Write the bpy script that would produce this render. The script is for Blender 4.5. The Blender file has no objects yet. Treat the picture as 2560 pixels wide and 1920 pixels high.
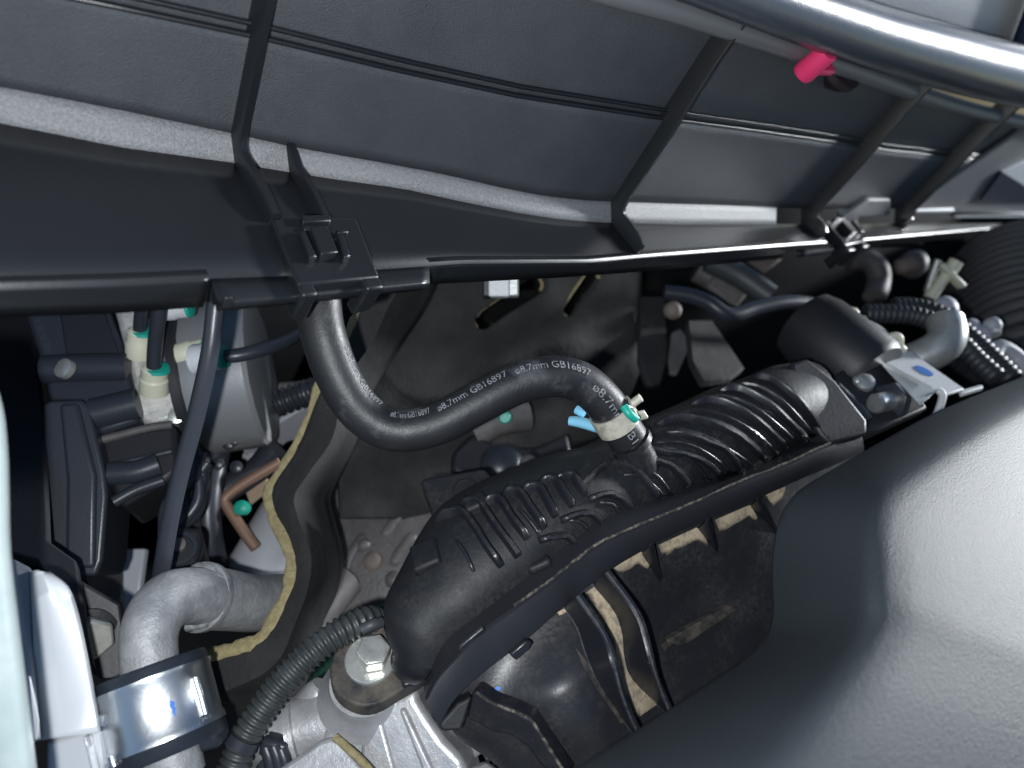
import bpy, bmesh, math, random
from mathutils import Vector, Matrix
from mathutils.bvhtree import BVHTree
random.seed(4)
S = bpy.context.scene
COL = S.collection
R = math.radians

# ------------------------------------------------------------------ camera
K = 0.69 / 1280.0                                   # tan per photo pixel (2560 wide)
def _n(v): return Vector(v).normalized()
UP = -_n(((50-1280)*K, -(2400-960)*K, -1.0))        # car's up seen from the camera
LA = _n(((3285-1280)*K, (960-533)*K, -1.0))         # car's lateral axis seen from the camera
LA = (LA - UP*LA.dot(UP)).normalized()
RE = UP.cross(LA)                                   # towards the windscreen
MW = Matrix((LA, RE, UP))                           # camera -> world rotation
CAM = Vector((0, 0, 1.0))
cam_d = bpy.data.cameras.new('camera'); cam = bpy.data.objects.new('camera', cam_d); COL.objects.link(cam)
cam.matrix_world = Matrix.Translation(CAM) @ MW.to_4x4()
cam_d.sensor_width = 36; cam_d.lens = 18/0.69; cam_d.clip_start = .01; cam_d.clip_end = 50
cam_d.dof.use_dof = True; cam_d.dof.focus_distance = .315; cam_d.dof.aperture_fstop = 7.5
S.camera = cam

# ------------------------------------------------------------------ light
SUN_AZ, SUN_EL = math.atan2(.985, -.15), 25          # from the right front of the car
w = bpy.data.worlds.new('World'); S.world = w; w.use_nodes = True
nt = w.node_tree; bg = nt.nodes['Background']
sky = nt.nodes.new('ShaderNodeTexSky'); sky.sky_type = 'NISHITA'; sky.sun_disc = False
sky.dust_density = 0.0; sky.ozone_density = 3.0; sky.sun_elevation = R(SUN_EL); sky.sun_rotation = SUN_AZ
nt.links.new(sky.outputs[0], bg.inputs[0]); bg.inputs[1].default_value = .05
sd = bpy.data.lights.new('sun', 'SUN'); sun = bpy.data.objects.new('sun', sd); COL.objects.link(sun)
sd.energy = 4.0; sd.angle = R(7); sd.color = (.95, .98, 1)
sv = Vector((math.sin(SUN_AZ)*math.cos(R(SUN_EL)), math.cos(SUN_AZ)*math.cos(R(SUN_EL)), math.sin(R(SUN_EL))))
sun.rotation_euler = sv.to_track_quat('Z', 'Y').to_euler()
# the telephone's own flash, beside the lens
fd = bpy.data.lights.new('phone_flash', 'POINT'); fl = bpy.data.objects.new('phone_flash', fd); COL.objects.link(fl)
fd.energy = 3.3; fd.shadow_soft_size = .004; fd.color = (.95, .98, 1)
fl.location = CAM + MW @ Vector((-.022, -.012, .004))
S.view_settings.view_transform = 'Standard'; S.view_settings.look = 'None'
S.view_settings.exposure = 0.58; S.view_settings.gamma = 1

# ------------------------------------------------------------------ geometry helpers
def P(px, py, d): return CAM + MW @ (Vector(((px-1280)*K, -(py-960)*K, -1.0))*d)
def ray(px, py): return MW @ Vector(((px-1280)*K, -(py-960)*K, -1.0))
def proj(p):
    q = MW.transposed() @ (p-CAM); return (1280 + q.x/-q.z/K, 960 - q.y/-q.z/K)
def depth(p): return -(MW.transposed() @ (p-CAM)).z
def PP(lst): return [P(*a) for a in lst]
def poly_y(pl, x):
    if x <= pl[0][0]: a, b = pl[0], pl[1]
    elif x >= pl[-1][0]: a, b = pl[-2], pl[-1]
    else:
        for a, b in zip(pl, pl[1:]):
            if a[0] <= x <= b[0]: break
    return a[1] + (b[1]-a[1])*(x-a[0])/(b[0]-a[0])
def hit(p0, d, pl, hi=.4, lo=0):
    def f(s):
        x, y = proj(p0+d*s); return y-poly_y(pl, x)
    fa = f(lo)
    for _ in range(46):
        m = (lo+hi)/2
        if (f(m) > 0) == (fa > 0): lo = m
        else: hi = m
    return p0+d*lo
class PL:
    def __init__(s, a, b, c):
        s.p = a; s.n = (b-a).cross(c-a).normalized()
        if s.n.dot(CAM-a) < 0: s.n = -s.n
    def at(s, px, py):
        r = ray(px, py); return CAM + r*((s.p-CAM).dot(s.n)/r.dot(s.n))
def plane3(a, b, c): return PL(P(*a), P(*b), P(*c))
def lerp_poly(pl, t):
    n = len(pl)-1; i = min(int(t*n), n-1); f = t*n-i
    return pl[i].lerp(pl[i+1], f)
def catmull(pts, per=8):
    if len(pts) < 3: return [pts[0].lerp(pts[-1], i/per) for i in range(per+1)]
    o = []
    q = [pts[0]*2-pts[1]] + list(pts) + [pts[-1]*2-pts[-2]]
    for i in range(1, len(q)-2):
        a, b, c, d = q[i-1:i+3]
        for j in range(per):
            t = j/per
            o.append(.5*((2*b)+(c-a)*t+(2*a-5*b+4*c-d)*t*t+(3*b-a-3*c+d)*t**3))
    o.append(pts[-1].copy()); return o
def resample(pts, n):
    L = [0]
    for a, b in zip(pts, pts[1:]): L.append(L[-1]+(b-a).length)
    o = []; j = 0
    for i in range(n):
        s = L[-1]*i/(n-1)
        while j < len(L)-2 and L[j+1] < s: j += 1
        f = (s-L[j])/max(L[j+1]-L[j], 1e-9); o.append(pts[j].lerp(pts[j+1], min(f, 1)))
    return o, L[-1]

def setp(o, parent=None, label=None, cat=None, group=None, kind=None):
    if parent is not None:
        o.parent = parent; o.matrix_parent_inverse = parent.matrix_world.inverted()
    if label: o['label'] = label
    if cat: o['category'] = cat
    if group: o['group'] = group
    if kind: o['kind'] = kind
    return o
def thing(name, label, cat, loc, group=None):
    e = bpy.data.objects.new(name, None); COL.objects.link(e); e.empty_display_size = .01
    e.location = loc; e.matrix_world = Matrix.Translation(loc)
    return setp(e, None, label, cat, group)
def mesh(name, verts, faces, mat, parent=None, bevel=0, solid=0, smooth=32, bseg=2, sub=0, offset=0, **kw):
    me = bpy.data.meshes.new(name)
    me.from_pydata([tuple(v) for v in verts], [], faces)
    bm = bmesh.new(); bm.from_mesh(me)
    bmesh.ops.remove_doubles(bm, verts=bm.verts, dist=1e-6)
    bmesh.ops.recalc_face_normals(bm, faces=bm.faces)
    bm.to_mesh(me); bm.free()
    for p in me.polygons: p.use_smooth = True
    if smooth < 180: me.set_sharp_from_angle(angle=R(smooth))
    me.materials.append(M[mat] if isinstance(mat, str) else mat)
    o = bpy.data.objects.new(name, me); COL.objects.link(o)
    if solid:
        m = o.modifiers.new('solid', 'SOLIDIFY'); m.thickness = solid; m.offset = offset
    if bevel:
        m = o.modifiers.new('bevel', 'BEVEL'); m.width = bevel; m.segments = bseg; m.limit_method = 'ANGLE'; m.angle_limit = R(28); m.harden_normals = False
        for p in me.polygons: p.use_smooth = True
    if sub:
        m = o.modifiers.new('sub', 'SUBSURF'); m.levels = sub; m.render_levels = sub
    return setp(o, parent, **kw)
def grid(name, rows, mat, parent=None, closed=False, cap=False, **kw):
    nr, nc = len(rows), len(rows[0]); v = [p for r in rows for p in r]; f = []
    for i in range(nr-1):
        for j in range(nc if closed else nc-1):
            k = (j+1) % nc
            f.append((i*nc+j, i*nc+k, (i+1)*nc+k, (i+1)*nc+j))
    if cap: f.append(tuple(range(nc))); f.append(tuple((nr-1)*nc+j for j in range(nc)))
    return mesh(name, v, f, mat, parent, **kw)
def frames(pts, up=None):
    T = []
    for i in range(len(pts)):
        a = pts[max(i-1, 0)]; b = pts[min(i+1, len(pts)-1)]; T.append((b-a).normalized())
    n = up or Vector((.31, .52, .79)); n = (n-T[0]*n.dot(T[0])).normalized(); o = []
    for t in T:
        n = (n-t*n.dot(t)).normalized(); o.append((t, n, t.cross(n)))
    return o
def tube(name, pts, r, mat, parent=None, seg=14, per=8, raw=False, cap=True, squash=1, up=None, **kw):
    if not raw:
        rr = r if isinstance(r, list) else None
        q = catmull(pts, per)
        if rr: r = [rr[min(int(i/per), len(rr)-1)]*(1-(i % per)/per)+rr[min(int(i/per)+1, len(rr)-1)]*((i % per)/per) for i in range(len(q))]
        pts = q
    F = frames(pts, up); rows = []
    for i, (p, (t, n, b)) in enumerate(zip(pts, F)):
        ri = r[i] if isinstance(r, list) else r
        rows.append([p+(n*math.cos(a)+b*math.sin(a)*squash)*ri for a in [2*math.pi*k/seg for k in range(seg)]])
    return grid(name, rows, mat, parent, closed=True, cap=cap, smooth=kw.pop('smooth', 50), **kw)
def corrugated(name, pts, r, mat, parent=None, pitch=.0028, amp=.0007, seg=18, sharp=1, **kw):
    q = catmull(pts, 14); _, L = resample(q, 3); n = max(int(L/pitch), 3)
    q, _ = resample(q, n*5+1)
    pat = [-amp, -amp*.6, amp, amp, -amp*.6]
    rr = [r+pat[i % 5] for i in range(len(q))]
    return tube(name, q, rr, mat, parent, seg=seg, raw=True, smooth=60, **kw)
def lathe(name, o, axis, prof, mat, parent=None, seg=28, cap=True, **kw):
    a = axis.normalized(); u = a.orthogonal().normalized(); v = a.cross(u)
    rows = [[o+a*h+(u*math.cos(t)+v*math.sin(t))*r for t in [2*math.pi*k/seg for k in range(seg)]] for h, r in prof]
    return grid(name, rows, mat, parent, closed=True, cap=cap, **kw)
def prism(name, pts, vec, mat, parent=None, **kw):
    n = len(pts); v = list(pts)+[p+vec for p in pts]
    f = [tuple(range(n)), tuple(range(2*n-1, n-1, -1))]+[(i, (i+1) % n, n+(i+1) % n, n+i) for i in range(n)]
    return mesh(name, v, f, mat, parent, **kw)
def plate(name, pl, pix, thick, mat, parent=None, vec=None, lift=0, **kw):
    pts = [pl.at(*a)+pl.n*lift for a in pix]
    return prism(name, pts, vec if vec is not None else -pl.n*thick, mat, parent, **kw)
def obox(name, c, ax, ay, dims, mat, parent=None, **kw):
    ax = ax.normalized(); az = ax.cross(ay).normalized(); ay = az.cross(ax)
    v = []
    for i in (-.5, .5):
        for j in (-.5, .5):
            for k in (-.5, .5): v.append(c+ax*dims[0]*i+ay*dims[1]*j+az*dims[2]*k)
    f = [(0, 1, 3, 2), (4, 6, 7, 5), (0, 4, 5, 1), (2, 3, 7, 6), (0, 2, 6, 4), (1, 5, 7, 3)]
    return mesh(name, v, f, mat, parent, **kw)
def hexhead(name, o, axis, r, h, mat, parent=None, spin=0, **kw):
    a = axis.normalized(); u = MW @ Vector((math.cos(spin), math.sin(spin), 0)); u = (u-a*u.dot(a)).normalized(); v = a.cross(u)
    pts = [o+(u*math.cos(t)+v*math.sin(t))*r for t in [math.pi/3*k for k in range(6)]]
    return prism(name, pts, a*h, mat, parent, **kw)
def bvh_of(o):
    me = o.data; return BVHTree.FromPolygons([v.co.copy() for v in me.vertices], [tuple(p.vertices) for p in me.polygons])
def cast(bvhs, px, py, dflt=.33):
    best = None; d = ray(px, py).normalized()
    for b in (bvhs if isinstance(bvhs, list) else [bvhs]):
        h = b.ray_cast(CAM, d)
        if h[0] is not None and (best is None or h[3] < best[3]): best = h
    if best is None: return P(px, py, dflt), -d
    n = best[1] if best[1].dot(d) < 0 else -best[1]
    return best[0], n
def dense(pix, step=14):
    o = []
    for a, b in zip(pix, pix[1:]):
        m = max(1, int(math.hypot(b[0]-a[0], b[1]-a[1])/step))
        for i in range(m): o.append((a[0]+(b[0]-a[0])*i/m, a[1]+(b[1]-a[1])*i/m))
    o.append(pix[-1]); return o
def smoothpix(pix, per=6):
    q = catmull([Vector((a[0], a[1], 0)) for a in pix], per); return [(a.x, a.y) for a in q]
def rib_on(name, bv, pix, h, wd, mat, parent, sm=True, taper=True, **kw):
    """a moulded rib that follows a shell's surface"""
    pix = smoothpix(pix) if sm else dense(pix)
    H = [cast(bv, *a) for a in pix]; pts = [p for p, n in H]; F = frames(pts); rows = []; N = len(pts)
    for i, ((p, n), (t, _, _)) in enumerate(zip(H, F)):
        s = t.cross(n).normalized(); k = 1 if not taper else min(1, .25+i/2.5, .25+(N-1-i)/2.5)
        b = -n*.002
        rows.append([p+b-s*wd*.75, p+n*h*k*.75-s*wd*.5, p+n*h*k-s*wd*.25, p+n*h*k+s*wd*.25, p+n*h*k*.75+s*wd*.5, p+b+s*wd*.75])
    return grid(name, rows, mat, parent, closed=True, cap=True, smooth=50, **kw)
def patch_on(name, bv, pix, lift, mat, parent, n=7, **kw):
    """thin skin on a surface between two pixel polylines of equal length"""
    a = dense(pix[0], 9); b = pix[1]
    A, _ = resample([Vector((x, y, 0)) for x, y in pix[0]], 16); B, _ = resample([Vector((x, y, 0)) for x, y in pix[1]], 16)
    rows = []
    for i in range(n+1):
        rows.append([(lambda q: q[0]+q[1]*lift)(cast(bv, *(u.lerp(v, i/n)).xy)) for u, v in zip(A, B)])
    o = grid(name, rows, mat, parent, smooth=180, **kw)
    at = o.data.attributes.new('fade', 'FLOAT', 'POINT')
    if len(o.data.vertices) == (n+1)*16:
        for i in range(n+1):
            for j in range(16): at.data[i*16+j].value = min(1, 2.2*(1-i/n)+(.9 if mat != 'dust' else 0))*min(1, 4*min(j+.3, 15.3-j)/15+.25)
    return o
def fin_between(name, bv, root, outer, h, th, mat, parent, **kw):
    """upright fin: foot polyline on a surface, free edge standing h nearer the viewer"""
    A, _ = resample([Vector((x, y, 0)) for x, y in smoothpix(root, 5)], 18); B, _ = resample([Vector((x, y, 0)) for x, y in smoothpix(outer, 5)], 18)
    foot = [cast(bv, *a.xy) for a in A]
    rows = []
    for i, ((p, n), b) in enumerate(zip(foot, B)):
        d = depth(p); q = P(b.x, b.y, d-h)
        ed = (q-p).normalized(); t = (foot[min(i+1, 17)][0]-foot[max(i-1, 0)][0]).normalized(); s = t.cross(ed).normalized()
        if s.dot(MW @ Vector((1, 0, 0))) < 0: s = -s
        p = p-ed*.003
        rows.append([p, q-ed*th*.3, q+s*th*.35, q+s*th, p+s*th])
    tube('edge_highlight', [r[2]-VF*.0002 for r in rows], .00045, 'edge_highlight', parent, per=2, seg=6)  # thin pale tubes draw the fin's edge highlights
    tube('edge_highlight', [r[0]+(r[1]-r[0]).normalized()*.0032 for r in rows], .0004, 'edge_highlight', parent, per=2, seg=6)
    return grid(name, rows, mat, parent, closed=True, cap=True, smooth=40, **kw)

# ------------------------------------------------------------------ materials
M = {}
def mk(name, base, rough=.5, metal=0, spec=.5, grain=None, mott=None, dust=None, wear_glints=None, coat=0, rvar=0, alpha=None):
    m = bpy.data.materials.new(name); m.use_nodes = True; t = m.node_tree; b = t.nodes['Principled BSDF']; N = t.nodes.new; Lk = t.links.new
    b.inputs['Roughness'].default_value = rough; b.inputs['Metallic'].default_value = metal
    b.inputs['Specular IOR Level'].default_value = spec; b.inputs['Coat Weight'].default_value = coat
    b.inputs['Coat Roughness'].default_value = .12
    tc = N('ShaderNodeTexCoord')
    def noise(sc, det=4, ro=.6):
        n = N('ShaderNodeTexNoise'); n.inputs['Scale'].default_value = sc; n.inputs['Detail'].default_value = det; n.inputs['Roughness'].default_value = ro
        Lk(tc.outputs['Object'], n.inputs['Vector']); return n.outputs['Fac']
    def ramp(src, lo, hi):
        r = N('ShaderNodeMapRange'); r.inputs[1].default_value = lo; r.inputs[2].default_value = hi; Lk(src, r.inputs[0]); return r.outputs[0]
    def math_(op, a, c):
        n = N('ShaderNodeMath'); n.operation = op
        for i, x in enumerate((a, c)):
            if isinstance(x, (int, float)): n.inputs[i].default_value = x
            else: Lk(x, n.inputs[i])
        return n.outputs[0]
    def mix(fac, a, c):
        n = N('ShaderNodeMix'); n.data_type = 'RGBA'
        Lk(fac, n.inputs[0])
        for i, x in ((6, a), (7, c)):
            if isinstance(x, tuple): n.inputs[i].default_value = (*x, 1)
            else: Lk(x, n.inputs[i])
        return n.outputs[2]
    col = tuple(base)
    if mott:                                        # (second colour, scale, low, high)
        col = mix(ramp(noise(mott[1], 6), mott[2], mott[3]), col, mott[0])
    rgh = None
    if rvar: rgh = math_('ADD', math_('MULTIPLY', math_('SUBTRACT', noise(90, 5), .5), rvar), rough)
    if dust:                                        # (colour, scale, low, high, needs-up)
        f = ramp(noise(dust[1], 8, .7), dust[2], dust[3])
        f = math_('MULTIPLY', f, ramp(noise(dust[1]*9, 3), .38, .6))
        if dust[4]:
            g = N('ShaderNodeNewGeometry'); sx = N('ShaderNodeSeparateXYZ'); Lk(g.outputs['Normal'], sx.inputs[0])
            f = math_('MULTIPLY', f, ramp(sx.outputs[2], .1, .8))
        sp = ramp(noise(1300, 1), .735, .79)        # single specks
        f = math_('MAXIMUM', f, math_('MULTIPLY', sp, .8))
        col = mix(f, col, dust[0])
        rgh = math_('ADD', math_('MULTIPLY', f, .35), rgh if rgh is not None else rough)
    if wear_glints:                                        # (colour, scale, low, high)
        col = mix(ramp(noise(wear_glints[1], 3), wear_glints[2], wear_glints[3]), col, wear_glints[0])
    if isinstance(col, tuple): b.inputs['Base Color'].default_value = (*col, 1)
    else: Lk(col, b.inputs['Base Color'])
    if rgh is not None: Lk(rgh, b.inputs['Roughness'])
    if grain:                                       # [(scale, distance), ...]
        nrm = None
        for sc, dist in grain:
            bp = N('ShaderNodeBump'); bp.inputs['Distance'].default_value = dist; bp.inputs['Strength'].default_value = 1
            Lk(noise(sc, 3), bp.inputs['Height'])
            if nrm is not None: Lk(nrm, bp.inputs['Normal'])
            nrm = bp.outputs['Normal']
        Lk(nrm, b.inputs['Normal'])
    if alpha:
        an = N('ShaderNodeAttribute'); an.attribute_name = 'fade'
        Lk(ramp(math_('ADD', an.outputs['Fac'], math_('MULTIPLY', math_('SUBTRACT', noise(alpha[0], 6, .7), .5), 2.2)), alpha[1], alpha[2]), b.inputs['Alpha'])
    M[name] = m; return m
TAN = (.30, .245, .17)
mk('cowl', (.043, .048, .057), .46, spec=.5, grain=[(2000, .00050)], mott=((.053, .059, .070), 60, .35, .7), wear_glints=((.20, .215, .24), 1200, .71, .78))  # pale specks put the grain's sparkle into the colour
mk('cowl_smooth', (.0095, .0108, .0132), .34, spec=.5, grain=[(700, .00005)], wear_glints=((.14, .15, .16), 700, .77, .82))
mk('lit_ledge', (.15, .153, .160), .5, spec=.6, grain=[(1500, .0004), (700, .0002)], mott=((.25, .255, .265), 1100, .38, .70), wear_glints=((.5, .51, .53), 1100, .72, .79))  # same black panel, the lit ledge's brightness and sparkle put into its colour
mk('rubber', (.020, .025, .034), .38, spec=.32, grain=[(900, .00006), (60, .0002)])
mk('seal_rubber', (.045, .056, .074), .30, spec=.55, grain=[(900, .00006), (60, .0002)])
mk('rubber_grey', (.13, .137, .15), .5, grain=[(900, .0001)])
mk('grey_trim', (.54, .56, .58), .55, grain=[(1200, .0003)], mott=((.64, .66, .68), 900, .4, .65))
mk('navy', (.01, .016, .04), .4)
mk('pink', (.75, .045, .16), .38)
mk('cap_shadow', (.02, .012, .016), .5)
mk('hose', (.012, .013, .016), .48, grain=[(1100, .0001), (240, .00015)], mott=((.075, .078, .09), 55, .55, .70), rvar=.3)
mk('print', (.25, .262, .275), .8, mott=((.07, .073, .08), 700, .46, .62))
mk('spring_clamp', (.50, .48, .41), .42, metal=.15, mott=((.33, .31, .25), 260, .45, .65))
mk('teal', (.01, .33, .25), .45)
mk('sky_reflection', (.22, .52, .72), .3)  # sky reflection on the clamp's far ears, put into the colour
mk('manifold', (.010, .011, .014), .56, spec=.42, grain=[(700, .00012), (120, .0002)], dust=((.05, .046, .041), 60, .44, .84, True), rvar=.25)
mk('manifold_smooth', (.012, .013, .018), .36, spec=.5, grain=[(800, .00006)], dust=((.075, .066, .054), 45, .46, .88, True), rvar=.2)
mk('flange_plastic', (.018, .019, .024), .42, spec=.5, grain=[(800, .00006)], wear_glints=((.16, .15, .14), 900, .76, .80), rvar=.15)
mk('belly', (.019, .020, .025), .42, spec=.55, grain=[(700, .0001)], wear_glints=((.2, .18, .15), 800, .75, .80), dust=((.055, .050, .044), 50, .45, .85, False), rvar=.2)
mk('edge_highlight', (.07, .075, .09), .5, mott=((.03, .032, .038), 300, .4, .65))  # lighter colour standing for highlights along moulded edges
mk('dusty', (.014, .015, .018), .6, mott=((.12, .104, .082), 110, .36, .74), grain=[(900, .0002)])
mk('dust', (.45, .37, .26), .9, mott=((.20, .165, .12), 260, .45, .68), grain=[(1500, .0002)], alpha=(130, .02, .62))
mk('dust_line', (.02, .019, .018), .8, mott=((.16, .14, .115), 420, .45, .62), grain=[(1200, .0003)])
mk('cover', (.025, .031, .038), .56, spec=.32, grain=[(1400, .00025), (500, .0001)], mott=((.027, .033, .038), 900, .4, .7))
mk('zinc', (.72, .74, .74), .30, metal=.85, grain=[(300, .00005)], mott=((.55, .57, .56), 160, .4, .7))
mk('bolt', (.66, .67, .62), .34, metal=.7, grain=[(500, .00008)], mott=((.5, .5, .46), 220, .4, .7))
mk('chrome_band', (.68, .70, .71), .34, metal=1, grain=[(150, .00012), (900, .00002)], mott=((.66, .69, .74), 90, .42, .6))
mk('pipe', (.29, .297, .308), .55, metal=.35, grain=[(900, .0003), (160, .0005)], mott=((.40, .405, .415), 150, .4, .65), rvar=.3)
mk('cast', (.52, .52, .525), .42, metal=.45, grain=[(420, .00022), (1500, .00008)], mott=((.40, .40, .41), 75, .4, .65), rvar=.25)
mk('abs_block', (.58, .575, .55), .45, metal=.4, grain=[(700, .00012)], mott=((.34, .34, .33), 110, .4, .65))
mk('motor', (.27, .277, .29), .42, metal=.3, grain=[(900, .0001)])
mk('black_plastic', (.027, .031, .041), .36, grain=[(800, .00006)])
mk('black_satin', (.015, .0155, .019), .5, grain=[(500, .0001)])
mk('white_paint', (.50, .52, .55), .28, coat=.4, wear_glints=((.33, .32, .3), 700, .75, .79))
mk('pale_paint', (.20, .245, .25), .34, coat=.3, mott=((.26, .30, .305), 60, .35, .7), grain=[(500, .0001)])
mk('grey_plate', (.36, .37, .40), .5)
mk('pad', (.017, .0168, .0172), .85, mott=((.028, .027, .0265), 55, .42, .68), grain=[(600, .0004), (60, .0012)], wear_glints=((.11, .10, .09), 320, .72, .80))
mk('pad_edge', (.25, .205, .10), .85, mott=((.33, .28, .15), 300, .4, .6), grain=[(900, .0008)])
mk('brown_cast', (.085, .080, .081), .5, mott=((.14, .132, .132), 45, .4, .66), grain=[(420, .0004)])
mk('copper', (.25, .155, .11), .5, metal=.25)
mk('tanplate', (.28, .20, .14), .6)
mk('rust', (.17, .14, .12), .65, mott=((.2, .16, .14), 80, .4, .6))
mk('dull', (.12, .112, .112), .6, mott=((.08, .075, .075), 60, .4, .65))
mk('loom', (.032, .036, .037), .42, mott=((.052, .058, .058), 160, .45, .65), grain=[(900, .0001)])
mk('steel', (.42, .44, .43), .40, metal=.55, grain=[(600, .0001)], mott=((.33, .345, .34), 120, .4, .65))
mk('ivory', (.62, .62, .48), .45)
mk('blue_dot', (.03, .16, .55), .5)
mk('green_dark', (.005, .05, .032), .6)
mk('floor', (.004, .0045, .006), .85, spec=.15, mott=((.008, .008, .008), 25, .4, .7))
mk('duct', (.022, .025, .032), .55)
mk('cable_grey', (.05, .055, .06), .5)

X, Y, Z = Vector((1, 0, 0)), Vector((0, 1, 0)), Vector((0, 0, 1))
VR, VU, VF = MW @ X, MW @ Y, MW @ -Z                # right, up and forward as the viewer sees them
def rel(x, y, z): return CAM+Vector((x, y, z))

# ------------------------------------------------------------------ setting: the bay's dark sides
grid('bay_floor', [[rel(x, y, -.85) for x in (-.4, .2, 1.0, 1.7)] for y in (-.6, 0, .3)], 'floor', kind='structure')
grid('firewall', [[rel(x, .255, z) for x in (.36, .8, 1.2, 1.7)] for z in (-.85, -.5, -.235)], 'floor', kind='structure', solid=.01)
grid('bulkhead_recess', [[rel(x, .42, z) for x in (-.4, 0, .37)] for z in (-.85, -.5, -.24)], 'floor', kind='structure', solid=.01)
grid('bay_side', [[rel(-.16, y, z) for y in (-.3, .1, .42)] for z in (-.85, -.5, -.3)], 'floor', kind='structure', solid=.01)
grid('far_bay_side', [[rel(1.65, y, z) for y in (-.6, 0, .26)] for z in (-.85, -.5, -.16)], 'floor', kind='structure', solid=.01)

# ------------------------------------------------------------------ cowl panel
cowl = thing('cowl_panel', 'long black grained plastic cowl panel with upright ribs above the engine bay', 'cowl panel', rel(.35, .15, -.21))
def floor_z(x, y): return -.190-.042*x-.10*(y-.15)
def on_floor(px, py, dz=0):
    r = ray(px, py); n = Vector((.042, .10, 1)); return CAM+r*((-.190+.015+dz)/r.dot(n))
LEDT = [(-200, 172), (0, 212), (200, 250), (560, 325), (740, 365), (950, 402), (1100, 430), (1250, 465), (1350, 485), (1450, 497), (1530, 501), (1800, 510), (1990, 518), (2300, 520), (2700, 525)]
LEDB = [(-200, 265), (0, 310), (300, 370), (590, 410), (720, 432), (870, 455), (1000, 472), (1150, 505), (1300, 535), (1400, 550), (1500, 557), (1700, 562), (1990, 562), (2300, 560), (2700, 560)]
MID = [(-300, -118), (280, 0), (650, 80), (1000, 165), (1300, 230), (1660, 287), (1900, 320), (2100, 350), (2220, 370), (2400, 390), (2700, 415)]
TOP = [(0, -420), (1300, -110), (1700, 30), (1850, 90), (2100, 165), (2320, 240), (2560, 320), (2800, 400)]
def station(x):
    y = .22
    f = None
    for _ in range(40):                              # where the gutter floor meets the ledge
        p = rel(x, y, floor_z(x, y)); q = proj(p); e = q[1]-poly_y(LEDB, q[0]); y += e*.00025
    b = rel(x, y, floor_z(x, y))
    t = hit(b, Vector((0, .75, .66)), LEDT, .12)
    m = hit(t, Vector((0, .10, 1)), MID, .5)
    u = hit(m+Vector((0, .0012, .001)), Vector((0, .10, 1)), TOP, .6)
    return b, t, m, u
XS = [.0+.0065*i for i in range(24)]+[.156+.011*i for i in range(30)]+[.486+.02*i for i in range(42)]
ST = [station(x) for x in XS]
def st_at(x):
    for i in range(len(XS)-1):
        if XS[i] <= x <= XS[i+1]:
            f = (x-XS[i])/(XS[i+1]-XS[i]); return [a.lerp(b, f) for a, b in zip(ST[i], ST[i+1])]
rows = []
for k in range(9): rows.append([s[1].lerp(s[2], k/8)+Vector((0, (.0 if k else 0), 0)) for s in ST])
rows[-1] = [s[2]+Vector((0, 0, -.0012)) for s in ST]
grid('wall', rows, 'cowl', cowl, solid=.0025, offset=0)
grid('upper_wall', [[(s[2]+Vector((0, .0028, -.006))).lerp(s[3]+Vector((0, .0016, 0)), k/8) for s in ST] for k in range(9)], 'cowl', cowl, solid=.0025)
def strip_seam(off, r): tube('seam_bead', [s[2]+Vector((0, -.0004+off[0], off[1])) for s in ST], r, 'cowl_smooth', cowl, per=1, seg=8)
strip_seam((-.0002, -.0016), .0011); strip_seam((.0006, .0024), .0010)
LX0, LX1 = XS[0], .4755
led = [(x, s) for x, s in zip(XS, ST) if x < LX1]
led.append((LX1, st_at(LX1)))
grid('ledge', [[s[0].lerp(s[1], k/3) for x, s in led] for k in range(4)], 'lit_ledge', cowl, solid=.002)
# floor in three runs, with down-turned flanges on two of them
def run(name, edge, bottom, nx=26, fl=True, floor=True):
    pts, _ = resample([on_floor(*a) for a in edge], nx)
    rows = []
    if floor:
        for k in range(5): rows.append([ (lambda b: b.lerp(p, k/4))(st_at(min(max(p.x, .001), 1.28))[0]) for p in pts])
        rows[-1] = [p+Vector((0, .0022, 0)) for p in pts]
    else: rows.append([p+Vector((0, .004, 0)) for p in pts])
    if fl:
        rows.append([p+Vector((0, .0008, .0002)) for p in pts]); rows.append([p+Vector((0, .0002, 0)) for p in pts]); rows.append([p+Vector((0, -.0001, -.0004)) for p in pts]); rows.append([p+Vector((0, -.0002, -.0012)) for p in pts])
        bt = [hit(p+Vector((0, -.0003, -.0016)), Vector((0, .05, -1)), bottom, .05) for p in pts]
        rows.append([a.lerp(b, .5) for a, b in zip(rows[-1], bt)]); rows.append(bt)
    else:
        rows.append([p+Vector((0, .0006, .0003)) for p in pts]); rows.append([p+Vector((0, 0, -.0008)) for p in pts]); rows.append([p+Vector((0, .0004, -.0026)) for p in pts])
    return grid(name, rows, 'cowl_smooth', cowl, smooth=35, solid=.0010, offset=0)
EDGE_IN = [(-260, 729), (-160, 726), (0, 722), (300, 712), (525, 700), (700, 694), (1075, 668), (1150, 662), (1480, 659), (1600, 647), (1990, 615), (2160, 603), (2455, 575), (2700, 560)]
fr = []
for k in range(6): fr.append([])
for x_, s_ in zip(XS, ST):
    yy = .15
    for _ in range(40):
        q_ = proj(rel(x_, yy, floor_z(x_, yy))); yy += (q_[1]-poly_y(EDGE_IN, q_[0]))*.0002
    e_ = rel(x_, yy, floor_z(x_, yy))
    for k in range(6): fr[k].append(s_[0].lerp(e_, k/5))
grid('gutter', fr, 'cowl_smooth', cowl, smooth=60, solid=.0016, offset=0)
run('flange', [(-160, 726), (0, 722), (300, 712), (525, 700)], [(-100, 793), (0, 790), (300, 780), (540, 762)], floor=False)
apr = [[on_floor(*a) for a in ((525, 700), (700, 694), (880, 682), (1072, 668))], [on_floor(*a) for a in ((545, 758), (700, 746), (880, 728), (1072, 708))]]
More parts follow.
